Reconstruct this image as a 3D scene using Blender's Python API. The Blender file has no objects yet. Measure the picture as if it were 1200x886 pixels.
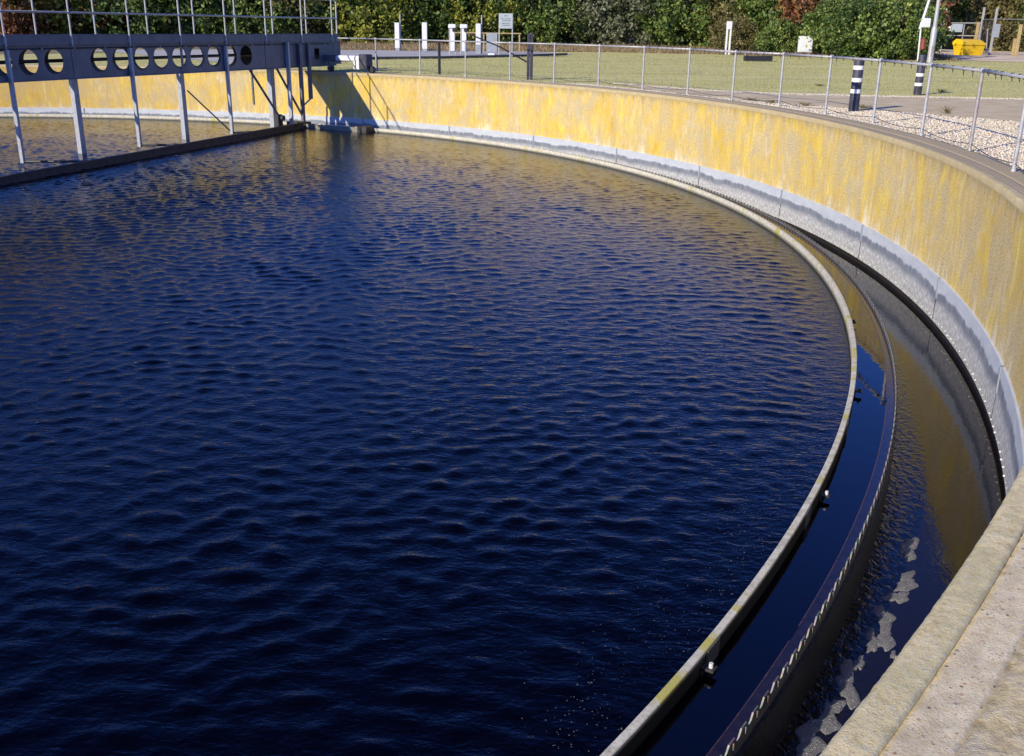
import bpy, math, random
import numpy as np
from mathutils import Vector, Matrix
random.seed(7); RNG = np.random.default_rng(7)
S = bpy.context.scene
COL = S.collection
PI = math.pi
rad = math.radians
# ------------------------------------------------------------------ key dimensions (metres)
CX, CY = -16.3487, 16.3522          # centre of the round tank; coping top is z = 0
RW, RB, RWE = 22.378, 20.965, 21.372
Z_PANEL, Z_BAF, Z_WEIR, Z_WATER, Z_CHAN = -1.534, -1.653, -1.722, -1.78, -2.21
SUN_EL, SUN_AZ = 25.0, 46.0         # light travels towards SUN_AZ (math angle)

# ------------------------------------------------------------------ node helpers
class NT:
    def __init__(s, name):
        s.m = bpy.data.materials.new(name); s.m.use_nodes = True
        s.t = s.m.node_tree; s.n = s.t.nodes; s.l = s.t.links
        s.b = s.n['Principled BSDF']; s.out = s.n['Material Output']
    def node(s, typ, **kw):
        n = s.n.new(typ)
        for k, v in kw.items():
            if k.startswith('_'): setattr(n, k[1:], v)
            else:
                s.set(n.inputs[k.replace('__', ' ')], v)
        return n
    def set(s, inp, v):
        if isinstance(v, bpy.types.NodeSocket): s.l.new(v, inp)
        else: inp.default_value = v
    def P(s, **kw):
        for k, v in kw.items(): s.set(s.b.inputs[k.replace('__', ' ')], v)
        return s.m
    def coord(s, kind='Object', scale=(1, 1, 1), rot=(0, 0, 0)):
        c = s.n.new('ShaderNodeTexCoord'); mp = s.n.new('ShaderNodeMapping')
        mp.inputs['Scale'].default_value = scale; mp.inputs['Rotation'].default_value = rot
        s.l.new(c.outputs[kind], mp.inputs['Vector']); return mp.outputs[0]
    def noise(s, vec, scale, detail=4, rough=.55, dist=0):
        n = s.node('ShaderNodeTexNoise', Scale=scale, Detail=detail, Roughness=rough, Distortion=dist)
        s.l.new(vec, n.inputs['Vector']); return n.outputs['Fac']
    def voro(s, vec, scale, out='Color', feature='F1'):
        n = s.node('ShaderNodeTexVoronoi', _feature=feature, Scale=scale)
        s.l.new(vec, n.inputs['Vector']); return n.outputs[out]
    def ramp(s, fac, stops, interp='LINEAR'):
        if max(p for p, c in stops) > 1: fac = s.math('MULTIPLY', fac, .5); stops = [(p * .5, c) for p, c in stops]
        n = s.n.new('ShaderNodeValToRGB'); n.color_ramp.interpolation = interp
        e = n.color_ramp.elements
        while len(e) < len(stops): e.new(.5)
        for i, (p, c) in enumerate(stops):
            e[i].position = p; e[i].color = (c, c, c, 1) if not hasattr(c, '__len__') else (*c, 1)
        s.l.new(fac, n.inputs[0]); return n.outputs[0]
    def mix(s, f, a, b, mode='MIX'):
        n = s.n.new('ShaderNodeMix'); n.data_type = 'RGBA'; n.blend_type = mode
        for i, v in ((0, f), (6, a), (7, b)):
            if isinstance(v, bpy.types.NodeSocket): s.l.new(v, n.inputs[i])
            elif i == 0: n.inputs[0].default_value = v
            else: n.inputs[i].default_value = (*v, 1) if len(v) == 3 else v
        return n.outputs[2]
    def math(s, op, a, b=0.0, c=0.0, clamp=False):
        n = s.n.new('ShaderNodeMath'); n.operation = op; n.use_clamp = clamp
        s.set(n.inputs[0], a); s.set(n.inputs[1], b); s.set(n.inputs[2], c); return n.outputs[0]
    def sep(s, vec):
        n = s.n.new('ShaderNodeSeparateXYZ'); s.l.new(vec, n.inputs[0]); return n.outputs
    def bump(s, h, dist=.01, strength=1.0, normal=None):
        n = s.node('ShaderNodeBump', Distance=dist, Strength=strength); s.l.new(h, n.inputs['Height'])
        if normal is not None: s.l.new(normal, n.inputs['Normal'])
        s.l.new(n.outputs[0], s.b.inputs['Normal']); return n.outputs[0]

def plain(name, col, rough=.6, metal=0, nscale=6, var=.25, bump=.0):
    t = NT(name); v = t.coord('Object')
    n = t.noise(v, nscale, 5)
    lo = tuple(c * (1 - var) for c in col); hi = tuple(min(1, c * (1 + var)) for c in col)
    t.P(Base__Color=t.ramp(n, [(.3, lo), (.7, hi)]), Roughness=rough, Metallic=metal)
    if bump: t.bump(t.noise(v, nscale * 6, 3), bump)
    return t.m

M = {}
def mat_wall():
    t = NT('lichen_concrete'); uv = t.coord('UV'); x = t.sep(uv); v = x[1]
    U = lambda a, b, sc=1.0, d=5, r=.6, di=0: t.noise(t.coord('UV', (a, b, 1)), sc, d, r, di)
    broad = U(.85, .75, d=7, r=.7, di=.6)       # metre-wide runs
    streak = U(3.6, .85, d=8, r=.72, di=.7)    # hand-wide runs
    thin = U(12, 2.2, d=6, r=.75, di=.5)
    grain = U(42, 34, d=5, r=.8)
    clump = U(9, 6, d=6, r=.75, di=.3)
    concrete = t.ramp(t.math('ADD', t.math('MULTIPLY', grain, .5), t.math('MULTIPLY', thin, .5)), [(.36, (.30, .225, .10)), (.46, (.54, .43, .22)), (.55, (.74, .62, .38)), (.66, (.90, .82, .62))])
    lichen = t.ramp(t.math('ADD', t.math('MULTIPLY', grain, .45), t.math('MULTIPLY', streak, .55)), [(.36, (.46, .28, .05)), (.46, (.64, .41, .055)), (.55, (.78, .56, .08)), (.64, (.92, .74, .16))])
    f = t.math('ADD', t.math('MULTIPLY', broad, 1.25), t.math('MULTIPLY', streak, .55))
    f = t.math('ADD', f, t.math('MULTIPLY', clump, .75)); f = t.math('ADD', f, t.math('MULTIPLY', grain, .6))
    ys = t.sep(t.coord('Object'))[1]
    f = t.math('ADD', f, t.math('MULTIPLY', ys, .002))
    cover = t.ramp(f, [(1.36, 0), (1.50, .35), (1.64, .8), (1.84, 1.0)])
    col = t.mix(cover, concrete, lichen)
    grey = t.ramp(U(1.5, 1.1, d=8, r=.75, di=.8), [(.47, 0), (.60, .8)])
    col = t.mix(grey, col, t.ramp(grain, [(.40, (.29, .22, .10)), (.58, (.72, .61, .38))]))
    # white efflorescence running up from the foot of the wall
    hp = t.math('ADD', t.math('MULTIPLY', v, -.40), U(2.4, .14, d=6, r=.72)); hp = t.math('ADD', hp, t.math('MULTIPLY', clump, .35))
    col = t.mix(t.math('MULTIPLY', t.ramp(hp, [(1.27, 0.0), (1.46, 1.0)]), .85), col, (.88, .82, .68))
    run = t.ramp(t.math('ADD', U(3.3, .10, d=4, r=.6), t.math('MULTIPLY', clump, .2)), [(.74, 0), (.80, .7)])
    col = t.mix(run, col, (.84, .78, .62))
    # dark algae drips below the coping
    dp = t.math('ADD', t.math('MULTIPLY', v, 1.7), t.math('MULTIPLY', U(5, .35, d=6, r=.7), 1.5))
    col = t.mix(t.math('MULTIPLY', t.ramp(dp, [(.36, 0.0), (.80, 1.0)]), .70), col, (.24, .175, .075))
    lf = t.ramp(t.math('MULTIPLY_ADD', t.sep(t.coord('Object'))[0], -.04, .45), [(.20, 0), (.62, .55)]); col = t.mix(lf, col, t.mix(clump, (.42, .25, .04), (.58, .38, .09)))
    sp = t.ramp(U(70, 52, d=3), [(.36, .55), (.45, 0)]); col = t.mix(sp, col, (.33, .21, .06))
    t.P(Base__Color=col, Roughness=.9)
    t.bump(t.math('ADD', grain, t.math('MULTIPLY', streak, .5)), .012, .8)
    return t.m
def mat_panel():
    # pale edge panel: clean upper band, wavy grey band, sun caustics painted in white below
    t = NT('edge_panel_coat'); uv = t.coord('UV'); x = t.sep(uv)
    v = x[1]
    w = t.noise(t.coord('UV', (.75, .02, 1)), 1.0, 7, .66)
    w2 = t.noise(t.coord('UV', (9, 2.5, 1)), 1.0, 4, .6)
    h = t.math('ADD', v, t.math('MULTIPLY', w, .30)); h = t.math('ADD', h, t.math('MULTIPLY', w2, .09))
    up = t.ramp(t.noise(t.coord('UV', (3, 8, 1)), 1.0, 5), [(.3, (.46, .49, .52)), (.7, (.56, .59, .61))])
    caustic_mottle = t.ramp(t.noise(t.coord('UV', (22, 14, 1)), 1.0, 5, .7), [(.32, (.28, .285, .29)), (.5, (.46, .465, .46)), (.64, (.72, .71, .67))])
    grey_band = t.ramp(w2, [(.3, (.15, .17, .20)), (.7, (.27, .29, .32))])
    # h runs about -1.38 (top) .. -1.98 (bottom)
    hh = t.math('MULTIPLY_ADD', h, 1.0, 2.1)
    col = t.mix(t.ramp(hh, [(.40, 0), (.50, 1)]), caustic_mottle, grey_band)
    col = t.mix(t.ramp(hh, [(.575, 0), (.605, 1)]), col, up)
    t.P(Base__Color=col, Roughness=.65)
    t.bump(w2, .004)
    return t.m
def mat_coping(kind):
    t = NT('coping_' + kind); o = t.coord('Object')
    big = t.noise(o, 3.5, 6, .65); mid = t.noise(o, 22, 6, .7); fin = t.noise(o, 160, 4, .7)
    if kind == 'lip':
        col = t.ramp(mid, [(.28, (.46, .34, .14)), (.48, (.82, .66, .33)), (.7, (.92, .80, .48))])
        col = t.mix(t.ramp(big, [(.42, 0), (.62, .75)]), col, (.58, .50, .24))
        lich = t.noise(o, 48, 5, .75)
        col = t.mix(t.math('MULTIPLY', t.ramp(lich, [(.55, 0), (.62, 1)]), .8), col, (.66, .61, .40))
        col = t.mix(t.ramp(t.noise(o, 90, 4), [(.62, 0), (.68, .8)]), col, (.72, .70, .60))
        col = t.mix(t.ramp(fin, [(.34, .6), (.44, 0)]), col, (.30, .23, .11))
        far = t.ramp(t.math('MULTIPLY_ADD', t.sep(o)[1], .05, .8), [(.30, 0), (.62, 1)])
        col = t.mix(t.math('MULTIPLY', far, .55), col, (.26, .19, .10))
        t.P(Base__Color=col, Roughness=.95)
        t.bump(t.math('ADD', mid, t.math('MULTIPLY', fin, .4)), .008, .8)
    elif kind == 'aggregate':
        stones = t.voro(o, 150, 'Color'); dist = t.voro(o, 150, 'Distance')
        big2 = t.voro(o, 68, 'Color'); bd = t.voro(o, 68, 'Distance')
        sx = t.sep(stones)[0]; bx = t.sep(big2)
        base = t.ramp(mid, [(.3, (.56, .44, .22)), (.5, (.76, .63, .36)), (.7, (.90, .77, .48))])
        sc = t.ramp(sx, [(0, (.22, .16, .11)), (.12, (.76, .65, .45)), (.4, (.58, .40, .22)), (.5, (.84, .75, .56)), (.8, (.68, .50, .30)), (.93, (.84, .78, .64)), (1, (.12, .10, .09))])
        col = t.mix(t.ramp(dist, [(.30, .75), (.58, 0)]), base, sc)
        bc = t.ramp(bx[1], [(0, (.40, .17, .08)), (.4, (.66, .40, .20)), (.6, (.14, .12, .11)), (1, (.72, .66, .56))])
        pick = t.math('MULTIPLY', t.ramp(bx[0], [(.86, 0), (.88, 1)]), t.ramp(bd, [(.30, 1), (.42, 0)]))
        col = t.mix(pick, col, bc)
        col = t.mix(t.math('MULTIPLY', t.ramp(big, [(.5, 0), (.7, .6)]), 1), col, (.40, .34, .20))
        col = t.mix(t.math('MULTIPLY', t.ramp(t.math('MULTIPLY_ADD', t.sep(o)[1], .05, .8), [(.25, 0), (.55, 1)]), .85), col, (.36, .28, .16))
        t.P(Base__Color=col, Roughness=.85)
        h = t.math('SUBTRACT', t.math('MULTIPLY', pick, .3), t.math('MULTIPLY', dist, .45))
        t.bump(t.math('ADD', h, t.math('MULTIPLY', mid, .6)), .0025, .8)
    else:
        col = t.ramp(mid, [(.3, (.42, .31, .13)), (.5, (.68, .54, .27)), (.7, (.84, .71, .42))])
        col = t.mix(t.ramp(big, [(.45, 0), (.65, .7)]), col, (.60, .55, .42))
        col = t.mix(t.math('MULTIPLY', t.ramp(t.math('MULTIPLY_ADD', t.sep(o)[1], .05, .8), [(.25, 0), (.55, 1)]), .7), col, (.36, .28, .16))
        t.P(Base__Color=col, Roughness=.95)
        t.bump(t.math('ADD', mid, t.math('MULTIPLY', fin, .3)), .014, .9)
    return t.m
def mat_water(kind):
    t = NT('water_' + kind); o = t.coord('Object')
    if kind == 'tank':
        t.P(Base__Color=(.0006, .0008, .002, 1), Roughness=.03, IOR=1.33, Specular__Tint=(.06, .08, .34, 1))
        n1 = t.noise(t.coord('Object', (8, 15, 1), (0, 0, rad(14))), 1.0, 3, .6, .4)
        n2 = t.noise(t.coord('Object', (17, 26, 1), (0, 0, rad(-20))), 1.0, 2, .5)
        t.bump(t.math('ADD', n1, t.math('MULTIPLY', n2, .35)), .019, .5)
    elif kind == 'calm':
        t.P(Base__Color=(.0006, .0008, .002, 1), Roughness=.015, IOR=1.36, Specular__IOR__Level=.6, Specular__Tint=(.85, .75, 1.0, 1))
        t.bump(t.noise(o, 5, 2), .0015, .5)
    else:
        t.P(Base__Color=(.009, .006, .0035, 1), Roughness=.02, IOR=1.35, Specular__IOR__Level=.6)
        uv = t.coord('UV'); x = t.sep(uv)[1]      # v: 0 at the weir side .. ~1 m at the tank wall
        amp = t.ramp(x, [(.0, 1.0), (.18, .6), (.34, .08), (1, .03)])
        n = t.noise(t.coord('UV', (12, 16, 1)), 1.0, 3, .5, .6)
        t.bump(t.math('MULTIPLY', n, amp), .03, .7)
    return t.m
def mat_leaf(name, cols, trans=.38):
    t = NT(name)
    g = t.n.new('ShaderNodeNewGeometry'); o = t.coord('Object')
    r = g.outputs['Random Per Island']
    big = t.noise(o, .55, 4, .6)
    f = t.math('ADD', t.math('MULTIPLY', r, .5), t.math('MULTIPLY', big, 1.1)); f = t.math('SUBTRACT', f, .26)
    gain = (1.0, 1.25, 1.6, 1.6)
    if trans > .3 and name.startswith('leaf'): cols = [tuple(min(.6, q * gain[i]) for q in k) for i, k in enumerate(cols)]
    c = t.ramp(f, [(i / (len(cols) - 1), k) for i, k in enumerate(cols)])
    t.P(Base__Color=c, Roughness=.55)
    tr = t.node('ShaderNodeBsdfTranslucent'); t.l.new(c, tr.inputs[0])
    mx = t.node('ShaderNodeMixShader'); mx.inputs[0].default_value = trans
    t.l.new(t.b.outputs[0], mx.inputs[1]); t.l.new(tr.outputs[0], mx.inputs[2]); t.l.new(mx.outputs[0], t.out.inputs[0])
    return t.m
def mat_grass():
    t = NT('mown_grass'); o = t.coord('Object')
    a = t.noise(t.coord('Object', (.10, .55, 1), (0, 0, rad(-6))), 1.0, 5, .6)
    b = t.noise(o, 1.8, 6, .7); c = t.noise(t.coord('Object', (14, 30, 1)), 1.0, 4, .7)
    f = t.math('ADD', t.math('MULTIPLY', a, .45), t.math('ADD', t.math('MULTIPLY', b, .3), t.math('MULTIPLY', c, .35)))
    col = t.ramp(f, [(.34, (.33, .34, .07)), (.48, (.52, .49, .14)), (.60, (.66, .59, .22)), (.74, (.76, .67, .34))])
    d = t.noise(o, .35, 4, .6)
    col = t.mix(t.ramp(d, [(.55, 0), (.72, .5)]), col, (.36, .30, .17))
    t.P(Base__Color=col, Roughness=.95)
    t.bump(c, .02, .6)
    return t.m
def mat_ground(name, cols, scale, bump=.02, vor=0):
    t = NT(name); o = t.coord('Object')
    n = t.noise(o, scale, 6, .65)
    col = t.ramp(n, [(.3, cols[0]), (.5, cols[1]), (.7, cols[2])])
    if vor:
        vc = t.sep(t.voro(o, vor, 'Color'))[0]; vd = t.voro(o, vor, 'Distance')
        sc = t.ramp(vc, [(0, (.34, .28, .20)), (.3, (.58, .52, .42)), (.6, (.70, .65, .56)), (.85, (.55, .42, .28)), (1, (.80, .77, .70))])
        col = t.mix(t.ramp(vd, [(.35, .85), (.6, 0)]), t.mix(.25, col, (.30, .25, .18)), sc)
        t.bump(t.math('MULTIPLY', vd, -1), .008, .8)
    else:
        t.bump(t.noise(o, scale * 9, 4, .7), bump, .6)
    t.P(Base__Color=col, Roughness=.95)
    return t.m
def mat_gravel_stone():
    t = NT('flint_pebble'); g = t.n.new('ShaderNodeNewGeometry'); r = g.outputs['Random Per Island']
    col = t.ramp(r, [(0, (.22, .18, .14)), (.10, (.62, .50, .32)), (.35, (.80, .70, .50)), (.6, (.86, .79, .62)), (.8, (.66, .50, .31)), (.92, (.88, .84, .72)), (1, (.30, .27, .24))])
    n = t.noise(t.coord('Object'), 60, 3)
    t.P(Base__Color=t.mix(t.ramp(n, [(.4, .25), (.6, 0)]), col, (.35, .3, .22)), Roughness=.8)
    return t.m
def mat_bridge():
    t = NT('weathered_bridge_steel'); o = t.coord('Object')
    n = t.noise(o, 2.5, 6, .65); m = t.noise(t.coord('Object', (9, 9, 1.2)), 1.0, 5, .6)
    col = t.ramp(n, [(.3, (.095, .105, .125)), (.7, (.165, .175, .195))])
    col = t.mix(t.ramp(m, [(.55, 0), (.75, .4)]), col, (.17, .19, .22))
    t.P(Base__Color=col, Roughness=.5, Metallic=.15); t.bump(m, .003, .4)
    return t.m
def mat_galv(name, base=(.44, .44, .43), stain=(.26, .21, .15), amt=.6):
    t = NT(name); o = t.coord('Object')
    n = t.noise(o, 9, 6, .7); k = t.voro(o, 60, 'Color')
    col = t.mix(.12, base, k)
    col = t.mix(t.math('MULTIPLY', t.ramp(n, [(.5, 0), (.7, 1)]), amt), col, stain)
    t.P(Base__Color=col, Roughness=.5, Metallic=.25); t.bump(n, .002, .4)
    return t.m
def mat_baffle():
    t = NT('baffle_board'); uv = t.coord('UV'); o = t.coord('Object')
    n = t.noise(o, 14, 5, .7); big = t.noise(t.coord('UV', (1.9, .05, 1)), 1.0, 4, .6); f = t.noise(o, 60, 4, .7)
    col = t.ramp(n, [(.3, (.36, .33, .25)), (.5, (.62, .58, .45)), (.7, (.74, .71, .58))])
    big = t.math('SUBTRACT', big, t.ramp(t.math('MULTIPLY_ADD', t.sep(o)[1], .05, .7), [(.1, 0), (.5, .06)]))
    lf = t.math('ADD', big, t.math('MULTIPLY', f, .28))
    col = t.mix(t.math('MULTIPLY', t.ramp(lf, [(.655, 0), (.70, 1)]), .85), col, (.50, .45, .06))
    col = t.mix(t.ramp(f, [(.34, .6), (.42, 0)]), col, (.24, .23, .18))
    # outer face painted near black as its shade; both faces slimy close to the water
    zz = t.sep(o)[2]
    shade_slime = t.ramp(t.math('ADD', zz, .6), [(.915, 1), (.935, 0)])
    xy = t.sep(o); rad_ = t.math('SQRT', t.math('ADD', t.math('MULTIPLY', xy[0], xy[0]), t.math('MULTIPLY', xy[1], xy[1])))
    outer = t.math('GREATER_THAN', rad_, RB + .0205)
    low = t.ramp(t.math('ADD', zz, .6), [(.835, .85), (.89, 0)])
    shade_slime = t.math('MAXIMUM', t.math('MULTIPLY', shade_slime, outer), low)
    col = t.mix(shade_slime, col, (.02, .02, .016))
    t.P(Base__Color=col, Roughness=.8); t.bump(f, .003)
    return t.m

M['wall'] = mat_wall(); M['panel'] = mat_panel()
for k in ('lip', 'aggregate', 'outer'): M[k] = mat_coping(k)
for k in ('tank', 'calm', 'channel'): M['w_' + k] = mat_water(k)
M['grass'] = mat_grass()
M['gravel_bed'] = mat_ground('gravel_bed', [(.58, .49, .32), (.72, .63, .45), (.82, .75, .58)], 4, vor=28)
M['path'] = mat_ground('worn_path', [(.50, .38, .19), (.62, .49, .27), (.72, .60, .38)], 1.6, .01)
M['road'] = mat_ground('site_road', [(.38, .36, .32), (.46, .44, .40), (.54, .52, .48)], .6, .01)
M['soil'] = mat_ground('bare_soil', [(.64, .46, .26), (.78, .60, .38), (.86, .74, .54)], .5, .03)
M['dry'] = mat_ground('dry_undergrowth', [(.14, .11, .05), (.26, .20, .10), (.36, .29, .16)], 1.2, .1)
M['stone'] = mat_gravel_stone()
M['bridge'] = mat_bridge()
M['galv'] = mat_galv('galvanised_rail'); M['galv_old'] = mat_galv('rusty_galvanised_rail', (.36, .33, .30), (.13, .06, .045), 1.0)
M['post_pale'] = mat_galv('pale_hanger', (.40, .42, .45), (.16, .15, .14), .5)
M['baffle'] = mat_baffle()
M['weir'] = mat_galv('weir_plate', (.13, .125, .11), (.05, .045, .04), .8)
M['clip'] = mat_galv('weir_clip', (.24, .22, .16), (.12, .10, .07), .9)
M['slime'] = plain('slimy_concrete', (.016, .015, .013), .35, 0, 8, .5, .01)
M['crest'] = plain('rusty_deposit', (.07, .035, .03), .3, 0, 30, .5, .002)
M['shelf'] = plain('submerged_shelf', (.016, .010, .014), .06, 0, 12, .5, .001)
M['dark_steel'] = plain('dark_wet_steel', (.03, .03, .032), .5, 0, 9, .5, .004)
M['timber'] = plain('dark_board', (.045, .04, .035), .6, 0, 7, .5, .006)
M['white'] = plain('white_plastic', (.72, .73, .72), .45, 0, 4, .08)
M['grey'] = plain('grey_board', (.30, .33, .36), .5, 0, 5, .15)
M['sign'] = plain('pale_sign', (.40, .45, .48), .4, 0, 8, .12)
M['black'] = plain('black_plastic', (.022, .022, .028), .45, 0, 10, .3, .003)
M['bollard'] = plain('dusty_navy_plastic', (.045, .045, .065), .55, 0, 8, .5, .003)
M['white_tape'] = plain('white_reflector', (.80, .80, .74), .4, 0, 10, .06)
M['yellow'] = plain('yellow_plastic', (.80, .52, .01), .4, 0, 3, .08)
M['red'] = plain('faded_red', (.24, .05, .03), .5, 0, 4, .2)
M['wood'] = plain('weathered_post', (.42, .31, .14), .8, 0, 9, .3, .004)
M['bark'] = plain('bark', (.075, .055, .04), .95, 0, 9, .4, .03)
def mat_foam():
    t = NT('grey_foam'); o = t.coord('Object')
    n = t.noise(o, 35, 5, .7); v = t.voro(o, 130, 'Distance')
    c = t.mix(t.ramp(v, [(.1, 0), (.6, .6)]), t.ramp(n, [(.3, (.18, .18, .19)), (.7, (.34, .34, .35))]), (.10, .10, .11))
    sp = t.ramp(t.sep(t.voro(o, 110, 'Color'))[0], [(.93, 0), (.95, 1)])
    t.P(Base__Color=t.mix(sp, c, (.42, .42, .42)), Roughness=.7); t.bump(v, .006)
    return t.m
M['foam'] = mat_foam()
M['scum'] = plain('scum_speck', (.15, .145, .14), .6, 0, 50, .3)
LEAF = {
 'dark':   mat_leaf('leaf_dark_green', [(.008, .018, .005), (.022, .045, .010), (.065, .115, .025), (.26, .31, .09)]),
 'mid':    mat_leaf('leaf_mid_green', [(.012, .025, .006), (.042, .078, .014), (.14, .20, .04), (.38, .40, .12)]),
 'yellow': mat_leaf('leaf_yellow_green', [(.025, .040, .007), (.10, .13, .020), (.25, .26, .04), (.42, .36, .07)]),
 'russet': mat_leaf('leaf_russet', [(.030, .028, .012), (.085, .055, .025), (.20, .085, .035), (.38, .15, .06)]),
 'olive':  mat_leaf('leaf_olive_brown', [(.030, .030, .012), (.085, .080, .024), (.17, .15, .05), (.32, .26, .11)]),
 'silver': mat_leaf('leaf_silvery', [(.022, .035, .012), (.060, .085, .030), (.14, .15, .08), (.32, .30, .22)]),
}
M['blade'] = mat_leaf('grass_blade', [(.38, .39, .10), (.48, .47, .15), (.58, .55, .21), (.70, .63, .32)], .5)
M['straw'] = mat_leaf('dry_stalk', [(.12, .09, .04), (.24, .17, .08), (.36, .27, .14), (.46, .36, .20)], .2)

# ------------------------------------------------------------------ mesh helpers
def props(o, label=None, cat=None, group=None, kind=None):
    if label: o['label'] = label
    if cat: o['category'] = cat
    if group: o['group'] = group
    if kind: o['kind'] = kind
    return o
def empty(name, loc, label, cat, group=None, rz=0):
    o = bpy.data.objects.new(name, None); COL.objects.link(o)
    o.location = loc; o.rotation_euler = (0, 0, rz); o.empty_display_size = .2
    return props(o, label, cat, group)
class MB:
    def __init__(s): s.v = []; s.f = []; s.uv = []
    def add(s, vs, fs, uvs=None):
        b = len(s.v); s.v += [tuple(v) for v in vs]; s.f += [tuple(i + b for i in f) for f in fs]
        s.uv += list(uvs) if uvs is not None else [(0, 0)] * len(vs)
        return s
    def box(s, c, d, rz=0, bev=0, axes=None):
        """box centred c, size d, optionally bevelled; axes = three unit vectors"""
        hx, hy, hz = d[0] / 2, d[1] / 2, d[2] / 2
        if axes is None:
            axes = (Vector((math.cos(rz), math.sin(rz), 0)), Vector((-math.sin(rz), math.cos(rz), 0)), Vector((0, 0, 1)))
        c = Vector(c); b = min(bev, hx * .45, hy * .45, hz * .45)
        def P(x, y, z): return c + axes[0] * x + axes[1] * y + axes[2] * z
        if b <= 0:
            vs = [P(x, y, z) for z in (-hz, hz) for x, y in ((-hx, -hy), (hx, -hy), (hx, hy), (-hx, hy))]
            return s.add(vs, [(3, 2, 1, 0), (4, 5, 6, 7), (0, 1, 5, 4), (1, 2, 6, 5), (2, 3, 7, 6), (3, 0, 4, 7)])
        def loop(ix, iy, z): return [P(x, y, z) for x, y in ((-ix + b, -iy), (ix - b, -iy), (ix, -iy + b), (ix, iy - b), (ix - b, iy), (-ix + b, iy), (-ix, iy - b), (-ix, -iy + b))]
        vs = []
        for ix, iy, z in ((hx - b, hy - b, -hz), (hx, hy, -hz + b), (hx, hy, hz - b), (hx - b, hy - b, hz)): vs += loop(ix, iy, z)
        fs = [tuple(range(7, -1, -1)), tuple(range(24, 32))]
        for k in range(3):
            for i in range(8):
                j = (i + 1) % 8; fs.append((k * 8 + i, k * 8 + j, k * 8 + 8 + j, k * 8 + 8 + i))
        return s.add(vs, fs)
    def tube(s, p, q, r0, r1=None, n=10, cap=True):
        r1 = r0 if r1 is None else r1; p, q = Vector(p), Vector(q); d = (q - p).normalized()
        a = d.orthogonal().normalized(); b = d.cross(a)
        vs = [c + (a * math.cos(2 * PI * i / n) + b * math.sin(2 * PI * i / n)) * r for c, r in ((p, r0), (q, r1)) for i in range(n)]
        fs = [(i, (i + 1) % n, n + (i + 1) % n, n + i) for i in range(n)]
        if cap: fs += [tuple(range(n - 1, -1, -1)), tuple(range(n, 2 * n))]
        return s.add(vs, fs)
    def path(s, pts, r, n=8):
        for a, b in zip(pts[:-1], pts[1:]): s.tube(a, b, r, n=n)
        return s
    def lathe(s, prof, c=(0, 0, 0), n=16):
        vs = [(c[0] + r * math.cos(2 * PI * i / n), c[1] + r * math.sin(2 * PI * i / n), c[2] + z) for r, z in prof for i in range(n)]
        fs = [(k * n + i, k * n + (i + 1) % n, (k + 1) * n + (i + 1) % n, (k + 1) * n + i) for k in range(len(prof) - 1) for i in range(n)]
        fs += [tuple(range(n - 1, -1, -1)), tuple(range((len(prof) - 1) * n, len(prof) * n))]
        return s.add(vs, fs)
    def ball(s, c, r, n=10, m=6):
        return s.lathe([(max(.001, r * math.sin(PI * k / m)), -r * math.cos(PI * k / m)) for k in range(m + 1)], c, n)
    def sweep(s, prof, a0, a1, n, closed=False, centre=(CX, CY)):
        """prof = [(R,z)...] swept round the tank centre; uv = (arc length, z or radius)"""
        k = len(prof)
        vs, uv = [], []
        for i in range(n + 1):
            a = a0 + (a1 - a0) * i / n
            for R, z in prof: vs.append((centre[0] + R * math.cos(a), centre[1] + R * math.sin(a), z)); uv.append((a * RW, z))
        fs = []
        kk = k if closed else k - 1
        for i in range(n):
            for j in range(kk):
                j2 = (j + 1) % k; fs.append((i * k + j, (i + 1) * k + j, (i + 1) * k + j2, i * k + j2))
        if closed and abs(a1 - a0) < 6.28: fs += [tuple(range(k)), tuple(range(n * k + k - 1, n * k - 1, -1))]
        return s.add(vs, fs, uv)
    def poly(s, pts, z): return s.add([(x, y, z) for x, y in pts], [tuple(range(len(pts)))])
    def build(s, name, mat, parent=None, smooth=False, uv=False):
        off = Vector((0, 0, 0))
        vs = s.v
        if parent is not None and getattr(s, 'world', True):
            inv = parent_world(parent).inverted(); vs = [tuple(inv @ Vector(v)) for v in vs]
        me = bpy.data.meshes.new(name); me.from_pydata(vs, [], s.f); me.update()
        if uv:
            l = me.uv_layers.new(name='UVMap'); idx = np.empty(len(me.loops), int); me.loops.foreach_get('vertex_index', idx)
            l.data.foreach_set('uv', np.array(s.uv, float)[idx].ravel())
        me.materials.append(mat)
        if smooth: me.polygons.foreach_set('use_smooth', [True] * len(me.polygons))
        o = bpy.data.objects.new(name, me); COL.objects.link(o)
        if parent is not None: o.parent = parent
        return o
def parent_world(p):
    m = Matrix.Translation(p.location) @ p.rotation_euler.to_matrix().to_4x4()
    return (parent_world(p.parent) @ m) if p.parent else m
def local(): m = MB(); m.world = False; return m
def auto_smooth(o, ang=40):
    me = o.data
    me.polygons.foreach_set('use_smooth', [True] * len(me.polygons))
    me.set_sharp_from_angle(angle=rad(ang)); return o
def copy_tree(o, parent=None):
    c = o.copy(); COL.objects.link(c)
    if parent is not None: c.parent = parent
    for ch in [x for x in bpy.data.objects if x.parent == o and x is not c]: copy_tree(ch, c)
    return c
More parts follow.
